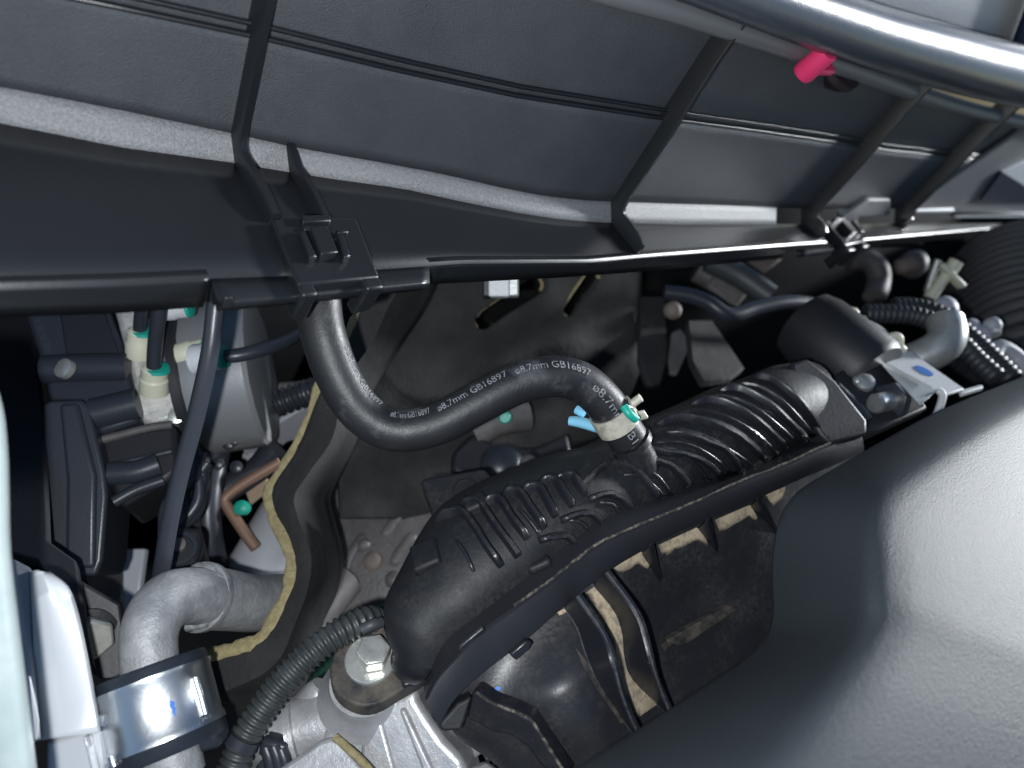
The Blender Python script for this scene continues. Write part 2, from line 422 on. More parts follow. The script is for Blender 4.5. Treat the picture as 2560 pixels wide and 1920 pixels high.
r0_, _ = resample(apr[0], 20); r1_, _ = resample(apr[1], 20)
grid('apron', [[a.lerp(b, f)+Vector((0, 0, dz)) for a, b in zip(r0_, r1_)] for f, dz in ((-.03, -.0002), (.5, 0), (.955, 0), (.985, -.0002), (1, -.001), (1.0, -.003))], 'cowl_smooth', cowl, smooth=60, solid=.0016)
run('flange', [(1075, 666), (1150, 660), (1480, 657), (1600, 645), (1990, 613)], [(1075, 708), (1400, 692), (1570, 680), (1990, 641), (2100, 635)], 34, floor=False)
run('flange', [(2000, 636), (2080, 628), (2158, 620)], None, 8, fl=False, floor=False)
run('flange', [(2160, 602), (2300, 588), (2455, 573)], [(2150, 624), (2300, 612), (2455, 598)], 16, floor=False)
run('flange', [(2462, 580), (2540, 640), (2640, 655)], None, 8, fl=False, floor=False)
# gusset closing the step in the left flange
plate('flange_end', PL(on_floor(525, 700), on_floor(540, 745), on_floor(525, 700)-Z*.02), [(524, 702), (548, 757), (560, 742), (556, 770), (530, 764)], .003, 'cowl_smooth', cowl, bevel=.0006)

def cowl_rib(x, h, th, y_end, top=True, ledge_only=False, hw=None, name='rib'):
    s = st_at(x); prof = []
    if not ledge_only:
        n = 8
        for k in range(n+1): prof.append(s[3].lerp(s[2], k/n)+(Z*.02 if k == 0 else Z*0))
        for k in range(1, 6): prof.append(s[2].lerp(s[1], k/5))
    else: prof.append(s[1]+Z*.001)
    for k in range(1, 4): prof.append(s[1].lerp(s[0], k/3))
    e = rel(x, y_end, floor_z(x, y_end))
    for k in range(1, 6): prof.append(s[0].lerp(e, k/5))
    off = []; N = len(prof)
    for i, p in enumerate(prof):
        t = (prof[min(i+1, N-1)]-prof[max(i-1, 0)]).normalized(); nn = X.cross(t)
        if nn.dot(Vector((0, -1, 1))) < 0: nn = -nn
        hh = h*(.25 if ledge_only and i == 0 else 1)*(.7 if i == N-1 else 1)
        off.append(p+nn*hh)
    for _ in range(2):
        off = [off[0]]+[off[i]*.5+(off[i-1]+off[i+1])*.25 for i in range(1, N-1)]+[off[-1]]
    rows = []
    for p, q in zip(prof, off):
        d = (q-p).normalized(); p = p-d*.003
        rows.append([p-X*th/2, q-d*th*.35-X*th/2, q-X*th*.3, q+X*th*.3, q-d*th*.35+X*th/2, p+X*th/2])
    return grid(name, rows, 'cowl_smooth', cowl, closed=True, cap=True, smooth=40)
def x_at(px, py): return on_floor(px, py).x-CAM.x
yend = lambda px, py: on_floor(px, py).y-CAM.y
cowl_rib(x_at(598, 412), .0075, .0040, yend(692, 562))
cowl_rib(x_at(735, 440), .0065, .0034, yend(828, 560), ledge_only=True)
cowl_rib(x_at(1530, 560), .0095, .0024, yend(1602, 636))
cowl_rib(x_at(2018, 566), .0105, .003, yend(2040, 600))
cowl_rib(x_at(2252, 566), .012, .004, yend(2262, 575))

# latch blocks on the gutter's edge
def latch(quad, legs, sc, details):
    pts = [on_floor(*a) for a in quad]
    top = [p+Z*.0055*sc for p in pts]
    blk = prism('latch_block', top, -Z*.0055*sc-Z*.002, 'cowl_smooth', cowl, bevel=.0012*sc, bseg=3)
    for a, b, c, d in legs:
        q = [on_floor(*a)+Z*.0052*sc-Y*.0045*sc, on_floor(*b)+Z*.0052*sc-Y*.0045*sc]
        lo = [hit(q[0], Vector((0, .06, -1)), [(c[0]-200, c[1]), (c[0]+200, c[1])], .06), hit(q[1], Vector((0, .06, -1)), [(d[0]-200, d[1]), (d[0]+200, d[1])], .06)]
        prism('leg', [q[0], q[1], lo[1], lo[0]], Vector((0, .006*sc, 0)), 'cowl_smooth', blk, bevel=.0012*sc, bseg=3)
    for (a, b, c, d, hgt) in details:
        q = [on_floor(*k)+Z*.0052*sc for k in (a, b, c, d)]
        prism('tooth', q, Z*hgt*1.7*sc, 'cowl_smooth', blk, bevel=.0005*sc)
latch([(668, 572), (880, 566), (938, 718), (735, 738)],
      [((735, 738), (775, 735), (700, 800), (755, 806)), ((895, 722), (938, 718), (868, 790), (915, 775))], 1,
      [((738, 578), (808, 576), (812, 592), (742, 596), .002), ((742, 598), (800, 596), (803, 606), (748, 609), .0012),
       ((756, 614), (800, 610), (826, 676), (784, 682), .0028), ((732, 620), (748, 618), (776, 682), (758, 686), .0022),
       ((824, 612), (852, 610), (855, 620), (828, 622), .002), ((826, 628), (842, 627), (858, 680), (842, 684), .0022)])
latch([(2046, 566), (2090, 560), (2150, 616), (2098, 628)],
      [((2098, 628), (2116, 626), (2050, 668), (2080, 675)), ((2136, 620), (2150, 616), (2110, 668), (2130, 662))], 1.1,
      [((2062, 566), (2088, 564), (2092, 569), (2066, 571), .002), ((2076, 578), (2092, 576), (2116, 606), (2102, 609), .003), ((2102, 576), (2112, 575), (2134, 603), (2124, 606), .003)])
# pale steps and stiffeners at the far end of the panel
s4 = PL(*[st_at(a)[1] for a in (.55, .8)], st_at(.6)[2])
fp = lambda px, py, l=0: s4.at(px, py)+s4.n*l
prism('step_tab', [fp(*a, .004) for a in ((2098, 532), (2140, 505), (2165, 492), (2218, 492), (2218, 530), (2137, 534), (2133, 556), (2100, 560))], -s4.n*.008, 'lit_ledge', cowl, bevel=.001)
prism('edge_strip', [fp(*a, .006) for a in ((2275, 515), (2375, 513), (2376, 525), (2560, 526), (2700, 527), (2700, 537), (2374, 536), (2372, 523), (2275, 523))], -s4.n*.008, 'grey_trim', cowl, bevel=.0015)
prism('end_panel', [fp(*a, .004) for a in ((2265, 515), (2560, 312), (2800, 300), (2800, 527), (2376, 527))], -s4.n*.004, 'rubber_grey', cowl, bevel=.001)
prism('end_window', [fp(*a, .0075) for a in ((2438, 490), (2488, 420), (2600, 495), (2580, 492))], -s4.n*.003, 'navy', cowl)
prism('end_tab', [fp(*a, .0075) for a in ((2492, 418), (2600, 370), (2660, 430), (2560, 460))], -s4.n*.003, 'grey_trim', cowl)

# ------------------------------------------------------------------ weather seal and trim beyond it
seal = thing('weather_seal', 'thick black rubber weather seal curving along the cowl panel top', 'weather seal', rel(.5, .2, -.05))
def sealpath(pix, out, up):
    o = []
    for px, py in pix:
        x = None
        r = ray(px, py); yy = .215+out
        o.append(CAM+r*(yy/r.y)+Z*up)
    return o
def wall_y(p): return p
SPX = [(1420, -70), (1560, -28), (1700, 12), (1850, 62), (2000, 112), (2150, 165), (2300, 222), (2430, 262), (2600, 300), (2750, 330)]
def onwall(px, py, lift):
    # point on the upper wall's plane, lifted towards the front of the car
    best = None
    r = ray(px, py)
    a, b, c = st_at(.3)[2], st_at(.7)[2], st_at(.5)[3]
    n = (b-a).cross(c-a).normalized(); n = n if n.y < 0 else -n
    return CAM+r*((a-CAM+n*lift).dot(n)/r.dot(n))
lipn = [onwall(a, b+14, .004) for a, b in SPX]
tube('flange_lip', lipn, .0054, 'rubber_grey', seal, per=5, seg=16)
BPX = [(1450, -160), (1600, -105), (1760, -50), (1900, 0), (2040, 50), (2180, 98), (2320, 138), (2450, 174), (2600, 208), (2760, 232)]
tube('bulb', [onwall(a, b-6, .012) for a, b in BPX], [.0085, .0092, .0102, .0114, .0128, .0143, .0162, .018, .0198, .022], 'seal_rubber', seal, per=6, seg=36)
trim = thing('windscreen_trim', 'pale grey speckled plastic windscreen trim behind the black weather seal', 'trim panel', onwall(2400, 0, 0))
tp = [onwall(a, b, -.004) for a, b in ((1750, -160), (2030, -20), (2200, 60), (2380, 125), (2560, 170), (2760, 205))]
grid('sheet', [[p+Vector((.0, .47, .72))*(k/4)*.5 for p in tp] for k in range(5)], 'grey_trim', trim, solid=.004)
tq = [onwall(2519, 112, .002), onwall(2572, 150, .002)]
grid('slot', [[p+Vector((.0, .47, .72))*k*.5+Vector((0, -.004, .001)) for p in tq] for k in (0, .3, .6, .9)], 'navy', trim, solid=.004)

# pink plug pushed through the panel under the seal, and its cast shadow as a dark solid
plug = thing('plastic_plug', 'small bright pink plastic plug poking out below the weather seal', 'plug', onwall(2020, 160, 0))
a = onwall(2046, 150, .016); b = onwall(2004, 186, .013)
ax = (b-a).normalized()
lathe('stem', a-ax*.006, ax, [(0, .0052), (.003, .0054), ((b-a).length+.004, .0058), ((b-a).length+.006, .0052), ((b-a).length+.0062, .0034), ((b-a).length+.004, .003)], 'pink', plug, smooth=40)
obox('flange', onwall(2040, 152, .006), ax, X, (.004, .021, .016), 'pink', plug, bevel=.0014)
d2 = thing('plug_shadow', 'dark maroon form standing in for the shadow of the pink plug', 'shadow', onwall(2105, 180, 0))
lathe('stem', onwall(2108, 172, .0), ax, [(0, .0125), (.004, .0125), (.008, .009), (.012, .004)], 'cap_shadow', d2, smooth=40)

# ------------------------------------------------------------------ insulation pad on the bulkhead
pad = thing('insulation_pad', 'dark felt bulkhead insulation pad with frayed tan edge behind the rubber hose', 'insulation pad', P(900, 1300, .42))
EDGE = [(945, 690, .395), (905, 770, .39), (875, 840, .385), (815, 945, .38), (760, 1090, .378), (712, 1175, .375), (682, 1228, .372), (695, 1290, .366), (735, 1375, .356), (738, 1450, .348), (700, 1540, .340), (662, 1596, .335), (590, 1622, .333), (500, 1642, .333)]
E3 = catmull(PP(EDGE), 5)
BAND = [(1010, 690, .40), (965, 770, .395), (930, 850, .385), (860, 960, .375), (830, 1090, .371), (775, 1175, .366), (735, 1240, .363), (745, 1300, .357), (775, 1385, .349), (768, 1470, .341), (735, 1560, .333), (700, 1640, .327), (640, 1690, .326), (520, 1740, .327)]
B3 = catmull(PP(BAND), 5)
C3 = catmull(PP([(1100, 690, .46), (1060, 770, .45), (1000, 860, .44), (930, 970, .432), (890, 1090, .428), (850, 1175, .423), (820, 1240, .418), (830, 1300, .414), (850, 1385, .405), (840, 1470, .40), (800, 1560, .39), (770, 1680, .385), (700, 1780, .385), (560, 1850, .385)]), 5)
grid('turned_rim', [[a.lerp(b, k/4)+(a-b).cross(E3[min(i+1, len(E3)-1)]-E3[max(i-1, 0)]).normalized()*0 for i, (a, b) in enumerate(zip(E3, B3))] for k in range(5)]+[[a.lerp(b, k/4) for a, b in zip(B3, C3)] for k in range(1, 5)], 'pad', pad, solid=.003)
tube('frayed_edge', [p-VF*.0012-VR*.0016+Vector((random.uniform(-1, 1), random.uniform(-1, 1), random.uniform(-1, 1)))*.0003 for p in E3], [.0019+.0004*math.sin(i*.9)+random.uniform(-.0003, .0004)+(.0013*min(1, max(0, i-22)/12)) for i in range(len(E3))], 'pad_edge', pad, raw=True, seg=12, squash=.45, up=VR)
# main face of the pad with two slots
pl = PL(P(1100, 760, .46), P(1650, 820, .56), P(1000, 1250, .47))
def padface(px, py): return pl.at(px, py)
us = [860+ i*33 for i in range(27)]; vs = [600+j*34 for j in range(26)]
SL = [((1205, 800), (1330, 712), 24), ((1418, 775), (1475, 690), 17)]
def in_slot(x, y):
    for (a, b, r) in SL:
        ax_, ay_ = a; bx, by = b; L2 = (bx-ax_)**2+(by-ay_)**2
        t = max(0, min(1, ((x-ax_)*(bx-ax_)+(y-ay_)*(by-ay_))/L2)); 
        if math.hypot(x-ax_-t*(bx-ax_), y-ay_-t*(by-ay_)) < r: return True
    return False
step = 8; vx = {}; V = []; Fc = []
def snap(x, y):
    for (a, b, r) in SL:
        L2 = (b[0]-a[0])**2+(b[1]-a[1])**2; t = max(0, min(1, ((x-a[0])*(b[0]-a[0])+(y-a[1])*(b[1]-a[1]))/L2))
        cx, cy = a[0]+t*(b[0]-a[0]), a[1]+t*(b[1]-a[1]); d = math.hypot(x-cx, y-cy)
        if 0 < d < r+step*.75: return cx+(x-cx)/d*r, cy+(y-cy)/d*r
    return x, y
def pv(i, j):
    if (i, j) not in vx:
        px, py = snap(850+i*step, 600+j*step)
        edge = 1668-max(0, (py-800))*.55 if py > 800 else 1668
        if px > edge: px = edge+(px-edge)*.02
        p = padface(px, py)+pl.n*(.003*math.sin(px*.011+py*.004)*math.cos(py*.013)+.0010*math.sin(px*.031-py*.02))
        p -= pl.n*max(0, (px-1560)/110)**2*.03
        vx[i, j] = len(V); V.append(p)
    return vx[i, j]
for i in range(105):
    for j in range(87):
        cx, cy = 850+(i+.5)*step, 600+(j+.5)*step
        if in_slot(cx, cy): continue
        Fc.append((pv(i, j), pv(i+1, j), pv(i+1, j+1), pv(i, j+1)))
mesh('face', V, Fc, 'pad', pad, smooth=180, solid=.004)
for (a, b, r) in SL:
    ang = math.atan2(b[1]-a[1], b[0]-a[0]); loop = []
    for k in range(25):
        t = math.pi*k/12+ang+math.pi/2; c = a if k <= 12 else b
        if k == 24: break
        loop.append((c[0]+r*math.cos(t), c[1]+r*math.sin(t)))
    pts = [padface(*q)+pl.n*.001 for q in loop]
    half = [p for p in pts[5:24]]
    tube('slot_rim', half, .0014, 'pad_edge', pad, per=2, seg=8)
    mid = ((a[0]+b[0])/2, (a[1]+b[1])/2)
    stud = thing('bulkhead_stud', 'small grey stud deep inside the %s oval slot of the pad' % ('larger' if r > 20 else 'smaller'), 'stud', padface(*mid)-pl.n*.03)
    lathe('shank', padface(a[0]+12, a[1]-14)-pl.n*.035, pl.n, [(0, .006), (.012, .006), (.02, .004)], 'dull', stud, smooth=40)
bx = thing('bulkhead_clip', 'pale square plastic clip under the cowl lip above the larger slot', 'clip', P(1250, 705, .36))
obox('body', P(1248, 704, .375), VR, VU, (.0105, .016, .01), 'grey_trim', bx, bevel=.001)
obox('collar', P(1283, 704, .378), VR, VU, (.006, .016, .009), 'steel', bx, bevel=.001)
obox('shoulder', P(1222, 706, .378), VR, VU, (.006, .016, .012), 'black_satin', bx, bevel=.001)

# ------------------------------------------------------------------ hose
hose = thing('vacuum_hose', 'black rubber hose with white printing, dipping from cowl to manifold', 'hose', P(1000, 1080, .31))
HP = [(800, 690, .296), (798, 770, .293), (812, 850, .292), (850, 950, .294), (905, 1030, .297), (985, 1075, .300), (1085, 1062, .303), (1190, 1010, .306), (1290, 960, .309), (1380, 941, .312), (1450, 955, .316), (1505, 1000, .320), (1548, 1062, .325), (1570, 1095, .328)]
hp = catmull(PP(HP), 16); hp, HL = resample(hp, 400)
HR = .0088
tube('tube', hp, HR, 'hose', hose, raw=True, seg=40)
def hose_at(s):
    f = max(0, min(.9999, s/HL))*(len(hp)-1); i = int(f); p = hp[i].lerp(hp[i+1], f-i)
    t = (hp[min(i+3, 399)]-hp[max(i-3, 0)]).normalized(); n = CAM-p; n = (n-t*n.dot(t)).normalized(); return p, t, n
def s_of(px, py):
    return min(range(400), key=lambda i: (proj(hp[i])[0]-px)**2+(proj(hp[i])[1]-py)**2)/399*HL
def print_text(body, s0, s1, ang, size, name='printed_text', parent=hose, mat='print'):
    c = bpy.data.curves.new('t', 'FONT'); c.body = body; c.size = 1; c.resolution_u = 3
    o = bpy.data.objects.new('t', c); COL.objects.link(o); bpy.context.view_layer.update()
    me = bpy.data.meshes.new_from_object(o); bpy.data.objects.remove(o)
    w_ = max(v.co.x for v in me.vertices); kx = (s1-s0)/w_
    bm = bmesh.new(); bm.from_mesh(me)
    bmesh.ops.triangulate(bm, faces=bm.faces)
    bmesh.ops.subdivide_edges(bm, edges=[e for e in bm.edges if e.calc_length() > .25], cuts=1)
    V = []
    for v in bm.verts:
        p, t, n = hose_at(s0+v.co.x*kx); b = n.cross(t)*-1
        b = t.cross(n)*-1 if False else n.cross(t)
        if b.dot(VU) < 0 and False: b = -b
        a = ang+v.co.y*size/HR
        V.append(p+(n*math.cos(a)+b*math.sin(a))*(HR+.00025))
    F = [tuple(x.index for x in f.verts) for f in bm.faces]; bm.free(); bpy.data.meshes.remove(me)
    return mesh(name, V, F, mat, parent, smooth=180)
TX = '\u00f88.7mm GB16897'
print_text(TX, s_of(870, 860), s_of(962, 995), .82, .0042)
print_text(TX, s_of(958, 1068), s_of(1083, 1062), .58, .0046)
print_text(TX, s_of(1103, 1054), s_of(1275, 968), .50, .0046)
print_text(TX, s_of(1290, 960), s_of(1448, 953), .42, .0047)
print_text('\u00f88.7mm GB1', s_of(1462, 962), s_of(1566, 1088), .02, .0050)

clamp = thing('hose_clamp', 'cream spring hose clamp with green paint on the hose end', 'hose clamp', P(1545, 1055, .32))
sc_ = s_of(1536, 1046); rows = []
for k in range(2):
    for rr in ((HR+.0002), (HR+.0014)): pass
p, t, n = hose_at(sc_); b = n.cross(t)
def ring(s, r): 
    return [p+t*s+(n*math.cos(a)+b*math.sin(a))*r for a in [2*math.pi*k/40 for k in range(40)]]
grid('band', [ring(-.0045, HR+.0002), ring(-.0045, HR+.0012), ring(.0045, HR+.0012), ring(.0045, HR+.0002)], 'spring_clamp', clamp, closed=True, smooth=40)
for s_, a_, l_ in ((-.003, .62, .0095), (.002, .95, .0085)):
    dirn = (n*math.cos(a_)+b*math.sin(a_)); tn = (b*math.cos(a_)-n*math.sin(a_))
    obox('ear_tab', p+t*s_+dirn*(HR+.003), dirn, t, (.006, .0045, .0016), 'spring_clamp', clamp, bevel=.0006)
tube('ear', PP([(1556, 1030, 0.3220), (1590, 1002, 0.3190), (1602, 994, 0.3180)]), .0019, 'spring_clamp', clamp, seg=10)
tube('ear', PP([(1537, 1003, 0.3200), (1556, 1030, 0.3200), (1575, 1046, 0.3210)]), .0022, 'spring_clamp', clamp, seg=10)
tube('paint_mark', PP([(1560, 1016, .3075), (1573, 1034, .3065), (1590, 1048, .3085)]), .0019, 'teal', clamp, seg=10)
tube('tail', PP([(1424, 1052, .336), (1450, 1056, .334), (1494, 1068, .329)]), [.0022, .0025, .0026], 'sky_reflection', clamp, seg=12)
tube('tail', PP([(1440, 1024, .340), (1452, 1030, .339), (1460, 1034, .338)]), [.0020, .0022, .0018], 'sky_reflection', clamp, seg=12)

# ------------------------------------------------------------------ intake manifold
man = thing('intake_manifold', 'dusty black plastic intake manifold with curved ribs and welded seam', 'intake manifold', P(1450, 1400, .36))
F1 = [(1078, 1672, .292), (1100, 1625, .292), (1122, 1594, .293), (1170, 1556, .294), (1217, 1522, .296), (1265, 1483, .299), (1352, 1415, .304), (1433, 1350, .310), (1501, 1304, .316), (1576, 1267, .325), (1646, 1245, .334), (1722, 1215, .345), (1811, 1190, .360), (1858, 1178, .369), (1923, 1150, .382), (1969, 1122, .392), (2010, 1104, .402), (2050, 1088, .411)]
TT = [(1036, 1610, .318), (1030, 1545, .325), (1033, 1490, .331), (1052, 1425, .337), (1080, 1350, .342), (1119, 1287, .346), (1180, 1250, .350), (1260, 1220, .355), (1344, 1195, .360), (1433, 1176, .365), (1520, 1122, .370), (1600, 1075, .376), (1690, 1022, .385), (1760, 985, .395), (1831, 960, .405), (1903, 928, .417), (1950, 918, .426), (1985, 915, .434)]
SEAM = [(1062, 1745, .276), (1085, 1700, .277), (1110, 1668, .278), (1160, 1615, .280), (1211, 1568, .283), (1287, 1513, .288), (1378, 1450, .294), (1440, 1400, .299), (1500, 1356, .304), (1590, 1316, .313), (1690, 1275, .324), (1770, 1240, .334), (1852, 1202, .346), (1920, 1176, .357), (1971, 1156, .366), (2030, 1128, .378), (2077, 1107, .389), (2150, 1072, .408)]
F2 = [(1098, 1815, .277), (1118, 1775, .278), (1140, 1745, .279), (1172, 1712, .281), (1220, 1672, .284), (1310, 1604, .289), (1400, 1524, .296), (1437, 1493, .301), (1513, 1434, .306), (1590, 1386, .315), (1680, 1338, .326), (1765, 1302, .336), (1840, 1270, .346), (1890, 1249, .354), (1960, 1216, .366), (2020, 1190, .378), (2080, 1165, .39), (2160, 1130, .41)]
NS = 90
f1, _ = resample(catmull(PP(F1), 6), NS); tt, _ = resample(catmull(PP(TT), 6), NS)
# pair stations by index of the control polygons so that the cross-sections stay square
f1 = [lerp_poly(catmull(PP(F1), 6), i/(NS-1)) for i in range(NS)]; tt = [lerp_poly(catmull(PP(TT), 6), i/(NS-1)) for i in range(NS)]
sm_ = [lerp_poly(catmull(PP(SEAM), 6), i/(NS-1)) for i in range(NS)]; f2 = [lerp_poly(catmull(PP(F2), 6), i/(NS-1)) for i in range(NS)]
rows = []
NV = 22
for i in range(NS):
    a, b = f1[i], tt[i]; ax = (tt[min(i+1, NS-1)]-tt[max(i-1, 0)]+f1[min(i+1, NS-1)]-f1[max(i-1, 0)]).normalized()
    ch = (b-a); n = ax.cross(ch).normalized(); n = n if n.dot(CAM-a) > 0 else -n
    c = (a+b)/2; h = .020*min(1, .62+i/20)
    row = []
    for k in range(NV+1):
        th = math.pi*1.4*k/NV
        row.append(c-ch/2*math.cos(th)+n*h*(math.sin(th) if th < math.pi else math.sin(th)*1.8))
    rows.append(row)
shell = grid('upper_shell', rows, 'manifold', man, smooth=70)
bs = bvh_of(shell)
# closing dome at the near end
r0 = rows[0]; cen = sum(r0, Vector())/len(r0)
grid('end_dome', [[p.lerp(cen, 1-math.cos(q)) + (-VR*.35-VU*.9).normalized()*.012*math.sin(q) for p in r0] for q in [math.pi/2*k/6 for k in range(7)]], 'manifold_smooth', man, smooth=180)
ribs = [[(1090, 1300), (1152, 1282), (1190, 1320), (1217, 1364), (1255, 1416)], [(1205, 1262), (1249, 1252), (1285, 1302), (1320, 1348)],
        [(1300, 1228), (1347, 1222), (1370, 1258), (1390, 1294)], [(1380, 1203), (1428, 1193), (1448, 1218), (1466, 1240)],
        [(1345, 1352), (1380, 1341), (1410, 1338), (1425, 1346), (1434, 1360)], [(1400, 1302), (1435, 1288), (1470, 1282), (1490, 1294), (1503, 1314)],
        [(1470, 1250), (1500, 1238), (1528, 1237), (1555, 1250), (1575, 1272)], [(1450, 1215), (1510, 1168), (1568, 1166), (1610, 1200), (1646, 1250)],
        [(1590, 1160), (1632, 1155), (1668, 1162), (1700, 1188), (1722, 1217)], [(1560, 1108), (1640, 1130), (1715, 1138), (1765, 1158), (1809, 1197)],
        [(1665, 1078), (1740, 1098), (1803, 1120), (1832, 1148), (1857, 1182)], [(1640, 1062), (1700, 1048), (1757, 1055), (1840, 1090), (1922, 1154)],
        [(1725, 1010), (1790, 1004), (1850, 1028), (1910, 1070), (1968, 1122)], [(1800, 975), (1850, 975), (1910, 1006), (1965, 1052), (2022, 1100)],
        [(1880, 942), (1930, 952), (1980, 990), (2020, 1035), (2046, 1075)]]
ribs[4:4] = [[(1150, 1262), (1200, 1262), (1238, 1312), (1275, 1362), (1296, 1392)], [(1255, 1236), (1298, 1234), (1330, 1276), (1362, 1322)], [(1345, 1208), (1388, 1204), (1410, 1236), (1432, 1268)]]
for i, r_ in enumerate(ribs): rib_on('rib', bs, r_, .0033 if i > 6 else .0040, .0028 if i < 7 else .0025, 'manifold_smooth', man)
for (a, b) in [(r[0], r[1]) for r in ribs[7:8]]: pass
for q in ([(1600, 1175), (1640, 1190), (1680, 1240)], [(1690, 1130), (1740, 1165), (1770, 1205)], [(1760, 1090), (1830, 1130), (1885, 1165)], [(1830, 1050), (1890, 1085), (1940, 1135)], [(1900, 1020), (1950, 1055), (1998, 1108)], [(1640, 1105), (1720, 1112), (1790, 1150), (1832, 1190)], [(1690, 1035), (1770, 1030), (1845, 1058), (1905, 1100), (1945, 1136)], [(1765, 990), (1830, 995), (1890, 1024), (1945, 1066), (1990, 1106)], [(1840, 958), (1895, 966), (1950, 1000), (2000, 1050), (2032, 1088)], [(1560, 1185), (1605, 1195), (1640, 1222), (1662, 1246)], [(1140, 1350), (1165, 1385), (1185, 1430)], [(1295, 1270), (1330, 1310), (1350, 1340)], [(1500, 1255), (1530, 1262), (1550, 1285)], [(1420, 1300), (1450, 1305), (1470, 1325)]):
    rib_on('minor_rib', bs, q, .0016, .0015, 'manifold_smooth', man)
# nubs on the shell
for (px, py, wx, wy) in ((1190, 1262, .010, .009), (1066, 1392, .012, .014), (1348, 1410, .010, .004)):
    p, n = cast(bs, px, py, .345); obox('nub', p, VR*.9+VU*.4, n, (wx, .006, wy), 'manifold', man, bevel=.0016, bseg=3)
for px, py in ((1061, 1375), (1062, 1405)):
    lathe('nub', P(px, py, .338), -VR, [(-.004, .005), (.002, .0048), (.003, .003)], 'manifold', man, smooth=40)
# welded seam: upper flange, lip, lower flange
gi = range(NS)
grid('upper_flange', [[f1[i].lerp(sm_[i], k/3)+VU*.0 for i in gi] for k in range(4)]+[[sm_[i]+VF*.004-VU*.002 for i in gi]], 'flange_plastic', man, smooth=40)
tube('weld_bead', [sm_[i]+VF*.0006+Vector((random.uniform(-1, 1), random.uniform(-1, 1), random.uniform(-1, 1)))*.00012 for i in range(26, NS)], [.0006+random.uniform(-.0001, .00015) for i in range(26, NS)], 'dust_line', man, raw=True, seg=7)
lf = [[sm_[i]+VF*.0012-VU*.0004 for i in gi], [sm_[i].lerp(f2[i], .12)-VF*.0006 for i in gi], [sm_[i].lerp(f2[i], .5)-VF*.0012 for i in gi], [sm_[i].lerp(f2[i], .93)-VF*.0004 for i in gi], [f2[i] for i in gi], [f2[i]+VF*.010-VU*.001 for i in gi]]
lfo = grid('lower_flange', lf, 'flange_plastic', man, smooth=40)
# near end of the flange pair
pe = plane3((1062, 1745, .276), (1098, 1815, .277), (1140, 1745, .2785))
plate('flange_tip', pe, [(1064, 1742), (1086, 1700), (1116, 1672), (1140, 1745), (1120, 1790), (1100, 1822), (1082, 1800)], .012, 'manifold_smooth', man, bevel=.002, bseg=3)
plate('flange_clip', plane3((1140, 1615, .282), (1210, 1560, .282), (1160, 1640, .279)), [(1146, 1612), (1206, 1562), (1212, 1574), (1160, 1618), (1150, 1632)], .003, 'manifold_smooth', man, lift=.0012, bevel=.0006)
plate('flange_clip', plane3((1290, 1625, .2865), (1330, 1590, .288), (1300, 1650, .287)), [(1270, 1632), (1312, 1596), (1330, 1602), (1318, 1622), (1288, 1648)], .004, 'manifold_smooth', man, lift=.002, bevel=.0008)
# lower shell: falls away below the flange
G = [(1150, 1850, .300), (1200, 1880, .300), (1260, 1920, .300), (1330, 1960, .300), (1420, 1980, .302), (1520, 1985, .305), (1640, 1975, .310), (1740, 1930, .318), (1800, 1880, .328), (1860, 1830, .338), (1920, 1790, .35), (1960, 1740, .36), (2000, 1690, .372), (2040, 1640, .385), (2080, 1580, .40), (2120, 1520, .42), (2160, 1460, .44), (2200, 1400, .46)]
g = [lerp_poly(catmull(PP(G), 6), i/(NS-1)) for i in range(NS)]
rows = []
for k in range(25):
    v = k/24; row = []
    for i in range(NS):
        p = (f2[i]+VF*.008).lerp(g[i], v)
        x, y = proj(p)
        # the near runner bulges towards the viewer; the wall beyond it is hollow
        e = math.exp(-(((x-1430)/150)**2+((y-1690)/210)**2)); h2 = math.exp(-(((x-1780)/190)**2+((y-1520)/120)**2))
        row.append(p-VF*(.021*e*min(1, v*4)-.012*h2))
    rows.append(row)
low = grid('lower_shell', rows, 'belly', man, smooth=180); bl = bvh_of(low)
c7 = lambda l: [(700+a*.452, 1170+b*.452) for a, b in l]
r2c = lambda l: [(1500+a*.2713, 1050+b*.2713) for a, b in l]
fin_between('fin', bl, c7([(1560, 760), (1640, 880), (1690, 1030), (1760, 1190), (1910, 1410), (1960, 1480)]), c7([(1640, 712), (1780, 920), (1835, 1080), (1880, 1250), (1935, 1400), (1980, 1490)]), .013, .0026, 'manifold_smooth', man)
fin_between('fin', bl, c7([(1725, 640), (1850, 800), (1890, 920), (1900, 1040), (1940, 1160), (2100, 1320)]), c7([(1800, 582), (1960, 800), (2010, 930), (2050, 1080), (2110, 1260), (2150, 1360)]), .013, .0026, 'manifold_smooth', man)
def gusset(a, b, c, h=.012, wd=.0030):
    p = cast(bl, *a)[0]; q = cast(bl, *c)[0]; t_ = P(b[0], b[1], depth(p)-h)
    n = (q-p).cross(t_-p).normalized(); n = n if n.dot(VR) > 0 else -n
    prism('gusset', [p, t_, q], n*wd, 'manifold_smooth', man, bevel=.0005)
for l in ([(380, 1240), (455, 1158), (548, 1500)], [(900, 1010), (985, 925), (1080, 1240)], [(1385, 805), (1450, 735), (1640, 1060)]):
    a, b, c = r2c(l); gusset(a, b, c)
